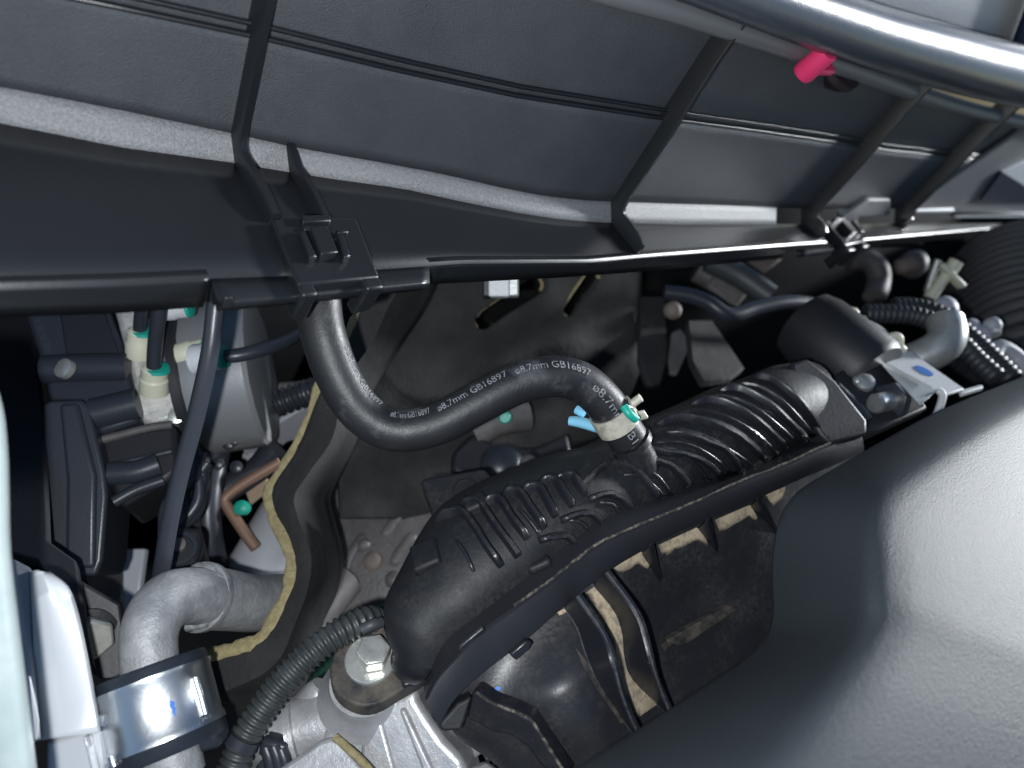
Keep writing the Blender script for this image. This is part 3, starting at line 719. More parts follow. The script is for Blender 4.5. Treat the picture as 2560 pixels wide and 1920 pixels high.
# dust lying in the pockets of the lower shell
patch_on('dust_layer', bl, (c7([(1690, 690), (1760, 640), (1850, 800), (1890, 920), (1900, 1040), (1940, 1160), (2090, 1300)]), c7([(1680, 690), (1780, 830), (1840, 1010), (1850, 1100), (1890, 1250), (1930, 1390), (1945, 1400)])), .0005, 'dust', man)
patch_on('dust_layer', bl, (r2c([(95, 1345), (370, 1205), (450, 1330)]), r2c([(190, 1420), (340, 1330), (430, 1370)])), .0005, 'dust', man)
patch_on('dust_layer', bl, (r2c([(530, 1150), (890, 985), (970, 1090)]), r2c([(575, 1265), (880, 1105), (985, 1150)])), .0005, 'dust', man)
patch_on('dust_layer', bl, (r2c([(1050, 920), (1375, 780), (1440, 890)]), r2c([(1100, 1040), (1360, 890), (1440, 940)])), .0005, 'dust', man)
patch_on('dust_layer', bl, (r2c([(1510, 690), (1710, 610)]), r2c([(1590, 800), (1670, 730)])), .0005, 'dust', man)
patch_on('dust_layer', bl, (c7([(1620, 980), (1690, 1070), (1760, 1190), (1910, 1410)]), c7([(1640, 1010), (1670, 1090), (1740, 1210), (1880, 1410)])), .0005, 'dusty', man)
patch_on('dust_layer', bl, (c7([(1530, 800), (1580, 775), (1600, 800)]), c7([(1545, 825), (1585, 800), (1598, 812)])), .0005, 'dust', man)
patch_on('dust_layer', bl, (c7([(2100, 980), (2210, 900)]), c7([(2120, 1010), (2220, 930)])), .0006, 'dusty', man)
# front bracket rib of the lower shell
fb = plane3((1180, 1735, .283), (1340, 1800, .276), (1400, 1910, .276))
plate('front_bracket', fb, c7([(1060, 1240), (1090, 1238), (1180, 1300), (1300, 1345), (1390, 1390), (1430, 1450), (1500, 1560), (1600, 1720), (1500, 1720), (1360, 1540), (1270, 1480), (1180, 1470), (1100, 1420), (1030, 1390)]), .008, 'manifold_smooth', man, bevel=.0012, bseg=3)
tube('edge_highlight', [fb.at(*a)+fb.n*.0003 for a in c7([(1090, 1238), (1180, 1300), (1300, 1345), (1390, 1390), (1430, 1450), (1500, 1560), (1600, 1720)])], .0006, 'dust_line', man, seg=7, per=5)  # dusty rim line that also paints the bracket's edge highlight
st3 = [(1647, 1606), (1810, 1511), (1834, 1524), (1690, 1622)]
prism('lower_step', [(lambda u: u[0]+u[1]*.004)(cast(bl, *a)) for a in st3], VF*.006, 'dusty', man, bevel=.0008)
plate('front_lug', plane3((1100, 1830, .277), (1170, 1760, .28), (1150, 1840, .278)), c7([(890, 1400), (980, 1300), (1060, 1260), (1020, 1400), (1000, 1450), (900, 1455), (875, 1430)]), .010, 'manifold', man, lift=.001, bevel=.0025, bseg=3)
patch_on('paint_dab', bl, (c7([(1180, 1222), (1205, 1205), (1222, 1212)]), c7([(1185, 1235), (1205, 1235), (1222, 1222)])), .0006, 'blue_dot', man, n=2)
# rear tab with a hole
rt = plane3((1060, 1210, .375), (1240, 1160, .38), (1090, 1290, .365))
grid_hole = c7([(775, 75), (800, 55), (1110, 5), (1135, 5), (1220, 110), (1160, 150), (1000, 190), (900, 260), (860, 300)])
plate('rear_tab', rt, grid_hole, .006, 'manifold', man, bevel=.002, bseg=3)
lathe('tab_hole', rt.at(*c7([(1030, 128)])[0])-rt.n*.003, rt.n, [(0, .0085), (.0042, .0085), (.0042, .0068), (.0005, .0065)], 'black_satin', man, smooth=30, cap=True)
prism('tab_side', [rt.at(*a) for a in c7([(775, 75), (860, 300)])]+[rt.at(*a)-rt.n*.02 for a in c7([(860, 300), (775, 75)])], (rt.at(*c7([(800, 75)])[0])-rt.at(*c7([(775, 75)])[0]))*.3, 'manifold', man, bevel=.0008)
# hose nipple
p, t, n = hose_at(HL)
q_, nq_ = cast(bs, 1608, 1150)
tube('nipple', [p-t*.008, p+t*.002, p.lerp(q_-nq_*.004, .55), q_-nq_*.006], [.0066, .0076, .0084, .0100], 'manifold_smooth', man, seg=24, per=3)
tube('nipple_collar', [p+t*.0012, p+t*.0042], .0098, 'manifold_smooth', man, seg=24, per=2)
# mounting ear by the bolt
EO = P(930, 1645, .312)
en = (CAM-EO).normalized()*.82+VU*.50-VR*.02; en.normalize()
epl = PL(EO, EO+en.orthogonal(), EO+en.cross(en.orthogonal()))
earpts = [(945, 1565), (905, 1575), (860, 1600), (832, 1640), (825, 1690), (845, 1735), (890, 1762), (940, 1762), (1000, 1728), (1062, 1690), (1100, 1640), (1060, 1500), (1025, 1500), (985, 1535)]
plate('mounting_ear', epl, smoothpix(earpts, 3), .010, 'dusty', man, bevel=.001, bseg=2)
plate('ear_web', epl, [(955, 1560), (1060, 1480), (1110, 1600), (1080, 1700), (1008, 1722), (985, 1640)], .006, 'manifold_smooth', man, lift=.0016, bevel=.0012)

bolt = thing('flange_bolt', 'pale zinc hex bolt with broad washer on the manifold ear', 'bolt', EO)
bc = epl.at(926, 1652)
lathe('washer', bc, en, [(0, .0106), (.0018, .0106), (.0023, .0101), (.0025, .002)], 'bolt', bolt, seg=40, smooth=30)
hx = hexhead('head', epl.at(934, 1650)+en*.0028, en, .0072, .0070, 'bolt', bolt, spin=.32, bevel=.0007)
lathe('crown', epl.at(934, 1650)+en*.0097, en, [(0, .0056), (.0007, .0054), (.0009, .004), (.0004, .001)], 'bolt', hx, smooth=50)

# ------------------------------------------------------------------ cast housing under the ear
cst = thing('cast_housing', 'bare cast aluminium housing below the hex bolt at the bottom', 'housing', P(850, 1850, .32))
lathe('bolt_boss', epl.at(912, 1676)-en*.0105, -en, [(0, .0150), (.004, .0153), (.009, .0165), (.014, .021)], 'cast', cst, seg=36, smooth=40)
h1 = plane3((820, 1790, .316), (1040, 1720, .314), (1000, 1920, .308))
plate('arm', h1, [(835, 1760), (900, 1772), (1005, 1735), (1040, 1718), (1045, 1750), (1075, 1800), (1110, 1850), (1160, 1900), (1180, 1990), (820, 1990), (800, 1850)], .03, 'cast', cst, bevel=.004, bseg=4)
plate('rib', h1, [(1000, 1770), (1016, 1765), (1120, 1990), (1085, 1990)], .004, 'cast', cst, lift=.003, bevel=.0016)
plate('flat_land', h1, [(905, 1800), (955, 1790), (1010, 1990), (900, 1990)], .004, 'cast', cst, lift=.0012, bevel=.003, bseg=3)
tube('stub', PP([(690, 1850, .328), (760, 1825, .330), (830, 1800, .333)]), [.0130, .0145, .0165], 'cast', cst, seg=30)
tube('stub_collar', PP([(730, 1842, .326), (748, 1836, .3265)]), .0158, 'cast', cst, seg=30, per=3)
lathe('sensor_nut', P(690, 1860, .322), (P(640, 1880, .320)-P(690, 1860, .322)), [(0, .0125), (.004, .0128), (.008, .0122), (.014, .0095)], 'zinc', cst, seg=6, smooth=20)
tube('boss', PP([(780, 1770, .335), (800, 1735, .333), (812, 1715, .333)]), [.010, .008, .006], 'cast', cst, seg=20)
h2_ = plane3((700, 1900, .305), (900, 1890, .303), (800, 1990, .298))
plate('cover_plate', h2_, [(660, 1990), (690, 1925), (800, 1850), (830, 1842), (850, 1850), (905, 1920), (960, 1990)], .01, 'cast', cst, bevel=.002, bseg=3)
tube('gasket', [h2_.at(*a)-h2_.n*.0005 for a in ((836, 1842), (868, 1870), (915, 1915), (970, 1985))], .0017, 'pad_edge', cst, seg=8)
plug2 = thing('harness_connector', 'small black connector with ridges below the ribbed conduit', 'connector', P(690, 1880, .312))
for k, (px, py) in enumerate(((664, 1868), (684, 1866), (702, 1872))):
    tube('ridge', PP([(px, py, .3095), (px+10, py+28, .3085), (px+16, py+62, .308)]), .0028, 'black_plastic', plug2, seg=10)
obox('body', P(682, 1905, .314), VR*.95-VU*.2, VU, (.012, .022, .01), 'black_plastic', plug2, bevel=.002)
tube('wire', PP([(640, 1870, .312), (650, 1890, .311), (664, 1912, .311)]), .0014, 'cable_grey', plug2, seg=8)
disc = thing('cast_plate', 'bright cast aluminium plate under the manifold front lug', 'plate', P(1180, 1880, .34))
dp = plane3((1150, 1840, .325), (1230, 1870, .33), (1180, 1910, .322))
plate('web', dp, [(1120, 1800), (1190, 1830), (1222, 1872), (1190, 1895), (1170, 1905), (1150, 1880)], .006, 'cast', disc, bevel=.0012)
plate('foot', plane3((1180, 1915, .312), (1240, 1925, .312), (1210, 1960, .305)), [(1170, 1915), (1215, 1890), (1260, 1925), (1290, 1990), (1150, 1990)], .01, 'cast', disc, bevel=.003)
cg = thing('ribbed_grommet', 'grey ribbed hose end deep under the manifold bracket', 'hose', P(1280, 1870, .36))
corrugated('tube', PP([(1230, 1840, .352), (1275, 1862, .35), (1310, 1910, .348), (1330, 1960, .346)]), .0105, 'cast', cg, pitch=.0036, amp=.0009)

# ------------------------------------------------------------------ wiring conduit
con = thing('wiring_conduit', 'dark ribbed wiring conduit rising to the hex bolt', 'conduit', P(700, 1780, .31))
CP = [(560, 1990, .296), (590, 1900, .298), (620, 1830, .300), (680, 1740, .303), (740, 1670, .306), (800, 1615, .310), (860, 1575, .315), (915, 1552, .322), (945, 1558, .330)]
corrugated('sleeve', PP(CP), .0058, 'loom', con, pitch=.0029, amp=.0006, seg=26)
tube('wire_end', PP([(905, 1574, .312), (930, 1562, .3125), (952, 1556, .316)]), .0024, 'cable_grey', con, seg=12)
tube('tape_wrap', PP([(598, 1868, .2985), (612, 1842, .2995)]), .0067, 'black_plastic', con, seg=26, per=4)

# ------------------------------------------------------------------ coolant pipe and its clamp
pipe = thing('coolant_pipe', 'dull grey aluminium pipe elbow bending down into a plated clamp', 'pipe', P(430, 1500, .30))
q = PP([(700, 1500, .372), (640, 1508, .355), (570, 1500, .338), (500, 1492, .322)])
tube('sleeve', q, [.0128, .0131, .0134, .0137], 'pipe', pipe, seg=36)
lathe('sleeve_lip', q[-1], (q[-1]-q[-2]), [(-.005, .0136), (-.003, .0150), (0, .0150), (.0013, .0138), (.0016, .010)], 'pipe', pipe, seg=36, smooth=40)
tube('elbow', PP([(520, 1494, .322), (475, 1490, .312), (425, 1500, .302), (388, 1540, .294), (372, 1600, .288), (378, 1680, .284), (400, 1760, .281), (424, 1860, .278), (440, 1940, .276)]), [.0118, .0117, .0114, .0110, .0106, .0104, .0104, .0104, .0104], 'pipe', pipe, seg=36)
tube('weld', [q[-1]+(frames(q)[-1][1]*math.cos(a)+frames(q)[-1][2]*math.sin(a))*.0122+(q[-1]-q[-2]).normalized()*.002 for a in [2*math.pi*k/30 for k in range(31)]], [.0020+.0007*math.sin(k*2.3) for k in range(31)], 'pipe', pipe, raw=True, seg=8)
pc = thing('pipe_clamp', 'shiny zinc clamp band over a black rubber sleeve on the pipe', 'clamp', P(400, 1770, .28))
c0, c1 = P(379, 1690, .2838), P(417, 1845, .2788); ca = (c1-c0).normalized(); cl = (c1-c0).length
pc.location = c0; bpy.context.view_layer.update()
rub = lathe('rubber_sleeve', c0-ca*.0035, ca, [(0, .0105), (0, .0198), (.0012, .0206), (cl+.0075, .0206), (cl+.0088, .0198), (cl+.0088, .0105)], 'rubber', pc, seg=48, smooth=40)
lathe('band', c0, ca, [(.0005, .0202), (.0005, .0213), (.002, .0213), (.003, .0208), (cl-.003, .0208), (cl-.002, .0214), (cl, .0216), (cl, .0202)], 'chrome_band', pc, seg=64, smooth=45, cap=False)
def clamp_at(px, py, r=.0208):
    # point on the band's cylinder under a photo pixel
    o = CAM-c0; d = ray(px, py).normalized(); o2 = o-ca*o.dot(ca); d2_ = d-ca*d.dot(ca)
    A = d2_.dot(d2_); B = 2*o2.dot(d2_); C = o2.dot(o2)-r*r; D = max(B*B-4*A*C, 0); s = (-B-math.sqrt(D))/2/A
    p = CAM+d*s; nn = p-c0; nn -= ca*nn.dot(ca); return p, nn.normalized()
for a, b in (((486, 1694), (512, 1785)), ((262, 1785), (262, 1810)), ((282, 1890), (290, 1915))):
    pa, pb = clamp_at(*a), clamp_at(*b)
    tube('bead', [pa[0]+pa[1]*.0004, (pa[0]+pb[0])/2+pa[1]*.0005, pb[0]+pb[1]*.0004], .0016, 'chrome_band', pc, seg=10)
rows = []
for k in range(8):
    f = k/7; cx_ = 428+f*10+2*math.sin(k*2.1); cy_ = 1752+f*40; wd = (9, 13, 11, 12, 8, 7, 5, 2)[k]
    rows.append([(lambda u: u[0]+u[1]*.0002)(clamp_at(cx_+wd*(j/3-.5), cy_)) for j in range(4)])
grid('ink_mark', rows, 'blue_dot', pc, smooth=180)
tg = clamp_at(530, 1838, .0275)[0]
obox('rubber_tab', P(520, 1832, .284), VR*.95+VU*.25, VU, (.012, .010, .012), 'rubber', pc, bevel=.002)

# ------------------------------------------------------------------ painted bodywork at the left edge
ap = thing('body_apron', 'white painted body flange standing at the left of the pipe clamp', 'body panel', P(130, 1750, .25))
a1 = [(30, 1395, .262), (70, 1410, .262), (120, 1432, .262), (165, 1468, .262), (186, 1520, .262), (205, 1600, .261), (232, 1740, .259), (246, 1830, .257)]
rows = []
for k, (px, py, d) in enumerate(a1[2:]):
    x0 = (84, 84, 84, 84, 88, 96)[k]; y0 = (1425, 1500, 1580, 1690, 1810, 1850)[k]
    rows.append([P(px, py, d+.014), P(px+1, py+1, d+.003), P(px-6, py+2, d), P((px+x0)/2, (py+y0)/2, d-.004), P(x0+6, y0, d-.0035), P(x0-2, y0+2, d+.002), P(x0-14, y0+8, d+.016), P(x0-40, y0+14, d+.02)])
grid('upper_face', [[catmull([r[j] for r in rows], 5)[i] for j in range(8)] for i in range(len(catmull([r[0] for r in rows], 5)))], 'white_paint', ap, smooth=60, solid=.0015)
lo = plane3((120, 1860, .262), (235, 1840, .262), (180, 1990, .258))
plate('lower_face', lo, [(112, 1850), (240, 1822), (262, 1990), (112, 1990)], .01, 'white_paint', ap, bevel=.002)
plate('clip', lo, [(212, 1838), (232, 1832), (252, 1925), (234, 1930)], .003, 'grey_trim', ap, lift=.002, bevel=.0012)
plate('clip', lo, [(222, 1836), (230, 1834), (238, 1862), (230, 1864)], .003, 'white_paint', ap, lift=.004, bevel=.0012)
sp = thing('apron_seam_strip', 'narrow grey body seam strip between white flange and left edge', 'body panel', P(70, 1700, .245))
plate('strip', plane3((40, 1420, .262), (95, 1850, .25), (60, 1700, .253)), [(32, 1395), (80, 1420), (82, 1600), (96, 1760), (104, 1850), (84, 1848), (70, 1690)], .006, 'grey_plate', sp, bevel=.001)
plate('edge', plane3((70, 1690, .247), (95, 1850, .244), (86, 1700, .248)), [(68, 1690), (78, 1690), (100, 1800), (96, 1850), (84, 1852)], .004, 'white_paint', sp, bevel=.001)
fe = thing('fender_edge', 'pale blue painted fender edge along the left border', 'fender', P(20, 1600, .19))
fx = [(-40, 900), (-2, 1010), (12, 1120), (16, 1240), (20, 1380), (40, 1560), (62, 1740), (84, 1920), (96, 2020)]
rows = []
for (px, py) in fx:
    rows.append([P(px+2, py, .215), P(px, py, .200), P(px-10, py, .195), P(px-40, py, .192), P(px-120, py, .190), P(px-260, py, .19)])
grid('skin', [[catmull([r[j] for r in rows], 5)[i] for j in range(6)] for i in range(8*5+1)], 'pale_paint', fe, smooth=70, solid=.0012)
dk = thing('side_gusset', 'black bay side gusset between the fender edge and the control unit', 'body panel', P(90, 1200, .33))
plate('web', plane3((60, 900, .40), (200, 1500, .30), (40, 1400, .31)), [(-60, 760), (80, 790), (110, 1050), (120, 1350), (190, 1400), (215, 1560), (232, 1660), (180, 1600), (150, 1500), (90, 1400), (20, 1380), (-60, 1380)], .006, 'black_satin', dk, bevel=.001)
sb = thing('bracket_bolt', 'grey hex nut on a black bracket left of the pipe elbow', 'bolt', P(230, 1590, .31))
plate('bracket', plane3((200, 1500, .318), (300, 1520, .322), (250, 1720, .312)), [(180, 1440), (230, 1470), (300, 1510), (320, 1660), (300, 1700), (255, 1700), (212, 1670)], .004, 'black_satin', sb, bevel=.001)
ba = (P(256, 1585, .300)-P(226, 1590, .314)).normalized()
ba = (-VF*.75+VR*.6).normalized()
lathe('washer', P(222, 1590, .3145), ba, [(0, .0115), (.0012, .0115), (.0016, .010)], 'black_satin', sb, smooth=30)
hexhead('nut', P(226, 1588, .313), ba, .0088, .0075, 'bolt', sb, spin=.5, bevel=.0012)

# ------------------------------------------------------------------ brake hydraulic unit
ab = thing('brake_modulator', 'brake hydraulic unit with aluminium block, grey motor and black housing', 'brake unit', P(400, 1050, .41))
bp_ = plane3((300, 800, .392), (440, 800, .400), (420, 1040, .388))
plate('valve_block', bp_, [(276, 740), (430, 740), (486, 900), (482, 985), (455, 1045), (375, 1068), (345, 1052), (318, 900)], .05, 'abs_block', ab, bevel=.003, bseg=3)
lathe('port_hole', bp_.at(436, 921), bp_.n, [(-.002, .0050), (.0006, .0050), (.0006, .0042), (-.004, .0038)], 'motor', ab, smooth=30)
lathe('port_hole', bp_.at(440, 1040), bp_.n, [(-.002, .0045), (.001, .004), (.0014, .002)], 'bolt', ab, smooth=30)
mo = P(505, 948, .430); mx = (P(660, 925, .435)-mo)
mo2 = mx.normalized()
lathe('motor_can', mo, mo2, [(0, .0440), (.004, .0445), (mx.length*.9, .0445), (mx.length*.97, .043), (mx.length, .038), (mx.length+.001, .01)], 'motor', ab, seg=18, smooth=25)
lathe('motor_gap_shade', mo-mo2*.006, mo2, [(0, .040), (.001, .0475), (.0055, .0475), (.006, .042)], 'black_satin', ab, seg=30, smooth=30)  # black ring added for the dark shadow between block and motor
hb = plane3((80, 800, .385), (300, 800, .392), (250, 1060, .372))
plate('housing_top', hb, [(90, 740), (262, 740), (318, 905), (348, 1050), (245, 1086), (200, 1000), (120, 1000), (105, 920), (60, 790)], .05, 'black_plastic', ab, bevel=.003, bseg=3)
plate('recess', hb, [(150, 780), (262, 775), (300, 890), (170, 915)], .004, 'black_satin', ab, lift=.0012, bevel=.001)
tube('housing_roll', [hb.at(110, 925), hb.at(200, 920), hb.at(322, 918)], .0075, 'black_plastic', ab, seg=20)
tube('housing_roll', [hb.at(232, 1036), hb.at(290, 1022), hb.at(345, 1008)], .008, 'black_plastic', ab, seg=20)
lathe('cover_screw', hb.at(180, 935)+hb.n*.006, hb.n-VR*.4, [(0, .0052), (.003, .0050), (.0036, .003)], 'bolt', ab, smooth=30, seg=18)
cb = plane3((130, 1020, .362), (240, 1030, .366), (160, 1400, .348))
plate('connector', cb, [(106, 1010), (125, 1000), (205, 998), (225, 1020), (262, 1180), (268, 1240), (255, 1400), (240, 1440), (130, 1440), (112, 1300)], .045, 'black_plastic', ab, bevel=.006, bseg=4)
plate('connector_frame', cb, [(150, 1010), (198, 1008), (244, 1190), (240, 1420), (165, 1420), (168, 1200)], .004, 'black_plastic', ab, lift=.002, bevel=.003, bseg=3)
fc = plane3((270, 1080, .376), (430, 1050, .384), (350, 1240, .366))
plate('lower_body', fc, [(244, 1095), (370, 1068), (440, 1060), (445, 1180), (420, 1200), (300, 1270), (262, 1180)], .04, 'black_satin', ab, bevel=.003)
tube('body_rib', [fc.at(252, 1100), fc.at(370, 1070), fc.at(430, 1062)], .0022, 'dull', ab, seg=8)
tube('body_rib', [fc.at(268, 1166), fc.at(430, 1128)], .0018, 'black_plastic', ab, seg=8, per=3)
tube('body_rib', [fc.at(275, 1185), fc.at(340, 1180), fc.at(400, 1160)], .006, 'black_plastic', ab, seg=14)
tube('body_rib', [fc.at(285, 1255), fc.at(340, 1225), fc.at(410, 1200)], .003, 'black_plastic', ab, seg=10)
# moulded date code on the housing
def flat_text(body, o, rx, ry, size, mat, parent, name='moulded_text'):
    c = bpy.data.curves.new('t', 'FONT'); c.body = body; c.size = size; c.resolution_u = 2
    t_ = bpy.data.objects.new('t', c); COL.objects.link(t_); bpy.context.view_layer.update()
    me = bpy.data.meshes.new_from_object(t_); bpy.data.objects.remove(t_)
    V_ = [o+rx*v.co.x+ry*v.co.y for v in me.vertices]; F_ = [tuple(p.vertices) for p in me.polygons]; bpy.data.meshes.remove(me)
    return mesh(name, V_, F_, mat, parent, smooth=180)
tx = (hb.at(116, 875)-hb.at(88, 803)).normalized(); ty = hb.n.cross(tx)
flat_text('0 30 30 ZO', hb.at(86, 803)+hb.n*.0004, tx, ty, .0042, 'cable_grey', ab)
# fittings and brake lines
def fitting(px, py, d, dirv, r=.0062, cap=(1, .1), lab='', white=False):
    f = thing('pipe_fitting', lab, 'fitting', P(px, py, d))
    a = dirv.normalized()
    lathe('nut', P(px, py, d)-a*.013, a, [(0, r*1.15), (.008, r*1.12), (.009, r), (.014, r*.98), (.0155, r*.7)], 'ivory' if not white else 'grey_trim', f, seg=20, smooth=35)
    o = P(px, py, d)+VR*r*.75*cap[0]+VU*.001
    lathe('paint_cap', P(px, py, d)+a*.0002+VR*.0016*cap[0], a, [(0, r*.98), (.0016, r*.9), (.0022, r*.5)], 'teal', f, seg=18, smooth=40)
    return f
U1 = (P(352, 770, .375)-P(352, 830, .382))
fitting(350, 832, .381, U1, lab='pipe fitting with green paint, upper one on the aluminium block')
fitting(386, 925, .379, U1, .0064, lab='pipe fitting with green paint, lower one on the aluminium block')
fitting(546, 892, .376, VR*.95+VU*.12-VF*.1, .0068, lab='pale pipe fitting with green ring before the grey motor', white=True)
fitting(462, 766, .378, VR*.95+VU*.05, .0060, lab='pale pipe fitting directly under the stepped cowl lip', white=True)
fitting(506, 872, .392, VR*.9+VU*.25, .0056, lab='green painted pipe fitting behind the long black pipe')
def brake_line(pts, r, lab, mat='black_plastic'):
    tube_ = tube('brake_line', PP(pts), r, mat, None, seg=14)
    return setp(tube_, None, lab, 'pipe', 'black brake pipes')
brake_line([(350, 832, .380), (352, 800, .376), (362, 700, .36), (380, 600, .35)], .0034, 'black brake pipe rising from the upper fitting on the block')
brake_line([(385, 925, .378), (388, 860, .372), (400, 760, .362), (420, 620, .35)], .0037, 'black brake pipe rising from the lower fitting on the block')
brake_line([(560, 640, .29), (540, 760, .292), (525, 880, .294), (490, 1040, .30), (452, 1180, .305), (425, 1300, .308), (408, 1400, .312), (392, 1490, .32)], .0035, 'long glossy black pipe crossing in front of the brake unit')
brake_line([(552, 892, .376), (600, 888, .378), (660, 872, .385), (720, 850, .40), (800, 800, .43)], .0036, 'black brake pipe running right from the motor fitting')
brake_line([(368, 790, .388), (385, 700, .38), (395, 640, .37)], .0036, 'black brake pipe just behind the fitting pair')

# ------------------------------------------------------------------ clutter below and behind the unit
def loose(name, lab, cat, at_, group=None): return thing(name, lab, cat, at_, group)
m1 = loose('mounting_plate', 'grey pressed mounting plate behind the tan pad edge', 'bracket', P(640, 1100, .47))
mp = plane3((620, 1150, .48), (780, 1000, .47), (700, 1120, .49))
plate('web', mp, [(610, 1130), (650, 1085), (760, 1020), (820, 985), (790, 1090), (720, 1105), (660, 1150), (640, 1180)], .004, 'grey_plate', m1, bevel=.001)
tube('rolled_edge', [mp.at(620, 1140), mp.at(650, 1160), mp.at(660, 1180)], .004, 'grey_plate', m1, seg=10)
m2 = loose('steering_shaft', 'pale grey round shaft behind the lower tan pad edge', 'shaft', P(660, 1400, .44))
tube('barrel', PP([(720, 1290, .46), (680, 1370, .445), (640, 1450, .435)]), [.018, .019, .020], 'grey_plate', m2, seg=26)
m3 = loose('copper_bracket', 'copper coloured bent bracket with a green painted bolt', 'bracket', P(600, 1260, .43))
cp = plane3((560, 1240, .425), (690, 1160, .43), (610, 1330, .42))
tube('frame', [cp.at(*a) for a in ((700, 1155), (620, 1202), (572, 1236), (562, 1252), (572, 1272), (610, 1330), (640, 1370))], .0032, 'copper', m3, seg=10, per=5)
plate('tongue', cp, [(614, 1232), (668, 1195), (664, 1230), (625, 1262)], .003, 'tanplate', m3, bevel=.0006)
lathe('green_bolt', cp.at(607, 1270), cp.n, [(-.002, .0042), (.003, .0042), (.0045, .0022)], 'teal', m3, smooth=40)
m4 = loose('small_conduit', 'small black ribbed conduit beside the grey motor', 'conduit', P(740, 980, .45))
corrugated('sleeve', PP([(690, 1010, .45), (740, 992, .45), (800, 970, .45), (860, 940, .46)]), .0075, 'black_plastic', m4, pitch=.0042, amp=.0011)
tube('wire', PP([(700, 968, .455), (760, 962, .455), (820, 945, .46)]), .003, 'dull', m4, seg=10)
m5 = loose('wire_bundle', 'tangle of black wires and ribs below the brake unit', 'wiring', P(470, 1260, .37))
for k in range(6):
    tube('wire', PP([(500+random.uniform(-20, 20), 1100+14*k, .38), (470+random.uniform(-30, 30), 1190+18*k, .375), (430+random.uniform(-20, 30), 1260+16*k, .37), (420+random.uniform(-20, 30), 1340+12*k, .365)]), .0032, 'black_plastic', m5, seg=9)
for k, (px, py) in enumerate(((572, 1110), (584, 1100), (596, 1090), (592, 1168), (545, 1160))):
    lathe('rivet', P(px, py, .415), -VF+VU*.3, [(0, .0036), (.002, .0034), (.003, .0016)], 'black_plastic', m5, smooth=50, seg=14)
for k, (pts, lab) in enumerate((([(690, 1120, .45), (640, 1180, .45), (560, 1230, .44), (500, 1330, .43), (470, 1450, .42)], 'black hose behind the copper bracket'), ([(560, 1060, .44), (540, 1150, .43), (520, 1260, .42), (530, 1380, .42), (560, 1480, .43)], 'black hose dropping below the grey motor'), ([(480, 1090, .42), (500, 1180, .41), (470, 1300, .40), (500, 1420, .41)], 'black hose beside the long glossy pipe'))):
    setp(tube('rubber_hose', PP(pts), .0085-.0012*k, 'black_plastic', None, seg=14), None, lab, 'hose')
m6 = loose('strut_bracket', 'black bracket with round hole under the long black pipe', 'bracket', P(440, 1390, .36))
sp_ = plane3((400, 1340, .355), (500, 1340, .36), (450, 1460, .345))
plate('web', sp_, [(380, 1420), (410, 1340), (440, 1310), (510, 1320), (505, 1370), (490, 1420), (430, 1470), (385, 1480)], .01, 'black_satin', m6, bevel=.003, bseg=3)
lathe('stud', sp_.at(446, 1372), sp_.n, [(-.001, .0085), (.0012, .0085), (.0012, .0066), (-.002, .006)], 'black_plastic', m6, smooth=30)
lathe('stud_tip', sp_.at(447, 1364), sp_.n, [(-.001, .0036), (.002, .0033), (.0026, .001)], 'dull', m6, smooth=30)
m7 = loose('inner_panel', 'dusty pale panel far below the black connector', 'body panel', P(270, 1440, .50))
plate('panel', plane3((220, 1430, .5), (300, 1430, .5), (260, 1510, .48)), [(205, 1440), (265, 1375), (330, 1370), (305, 1500), (225, 1505)], .004, 'dull', m7, bevel=.002)
plate('post', plane3((310, 1380, .46), (355, 1380, .46), (320, 1530, .45)), [(306, 1372), (362, 1372), (350, 1460), (350, 1540), (308, 1540), (306, 1460)], .006, 'white_paint', m7, bevel=.001)
plate('flap', plane3((260, 1680, .36), (310, 1680, .36), (270, 1730, .35)), [(262, 1680), (312, 1670), (300, 1720), (270, 1740)], .004, 'grey_trim', m7, bevel=.001)

# gearbox / heat shield beyond the manifold
gb = thing('gearbox_casing', 'brownish gearbox casing with long embossed ribs left of the manifold', 'casing', P(950, 1420, .48))
gp = plane3((800, 1400, .47), (1050, 1200, .50), (950, 1560, .45))
def gpt(px, py):
    return gp.at(px, py)+gp.n*(.012*math.sin((px-750)*.0075)*math.cos((py-1350)*.006)-.02*max(0, (1240-py)/200)**2)
grid('case', [[gpt(760+i*16-j*3, 1120+j*16) for i in range(26)] for j in range(34)], 'brown_cast', gb, smooth=180, solid=.004)
bg_ = bvh_of(gb.children[0])
for pix in ([(936, 1292), (965, 1255), (1010, 1218), (1050, 1190)], [(956, 1350), (985, 1305), (1030, 1262), (1066, 1236)], [(980, 1420), (1000, 1380), (1040, 1330)], [(860, 1460), (880, 1390), (920, 1330)]):
    rib_on('rib', bg_, pix, .004, .006, 'brown_cast', gb)
for px, py, r in ((935, 1405, .007), (910, 1365, .005), (985, 1450, .006)):
    p, n = cast(bg_, px, py, .47); lathe('boss', p-n*.002, n, [(0, r), (.005, r*.9), (.007, r*.4)], 'rust' if px == 935 else 'brown_cast', gb, smooth=60, seg=18)
gr = thing('green_fluid_tank', 'dark green painted casing showing behind the ribbed conduit', 'casing', P(800, 1640, .42))
plate('face', plane3((700, 1700, .41), (950, 1560, .43), (850, 1760, .40)), [(690, 1780), (740, 1640), (860, 1540), (990, 1490), (960, 1620), (860, 1700), (740, 1830)], .01, 'green_dark', gr, bevel=.003)
ls = thing('lower_shaft', 'grey metal rod running down beside the pad rim', 'rod', P(740, 1650, .42))
tube('rod', PP([(860, 1450, .45), (790, 1530, .43), (740, 1620, .41), (710, 1720, .40)]), [.012, .013, .011, .009], 'dull', ls, seg=18)
md = thing('dark_bracket', 'black bracket and fittings under the middle of the hose', 'bracket', P(1230, 1140, .46))
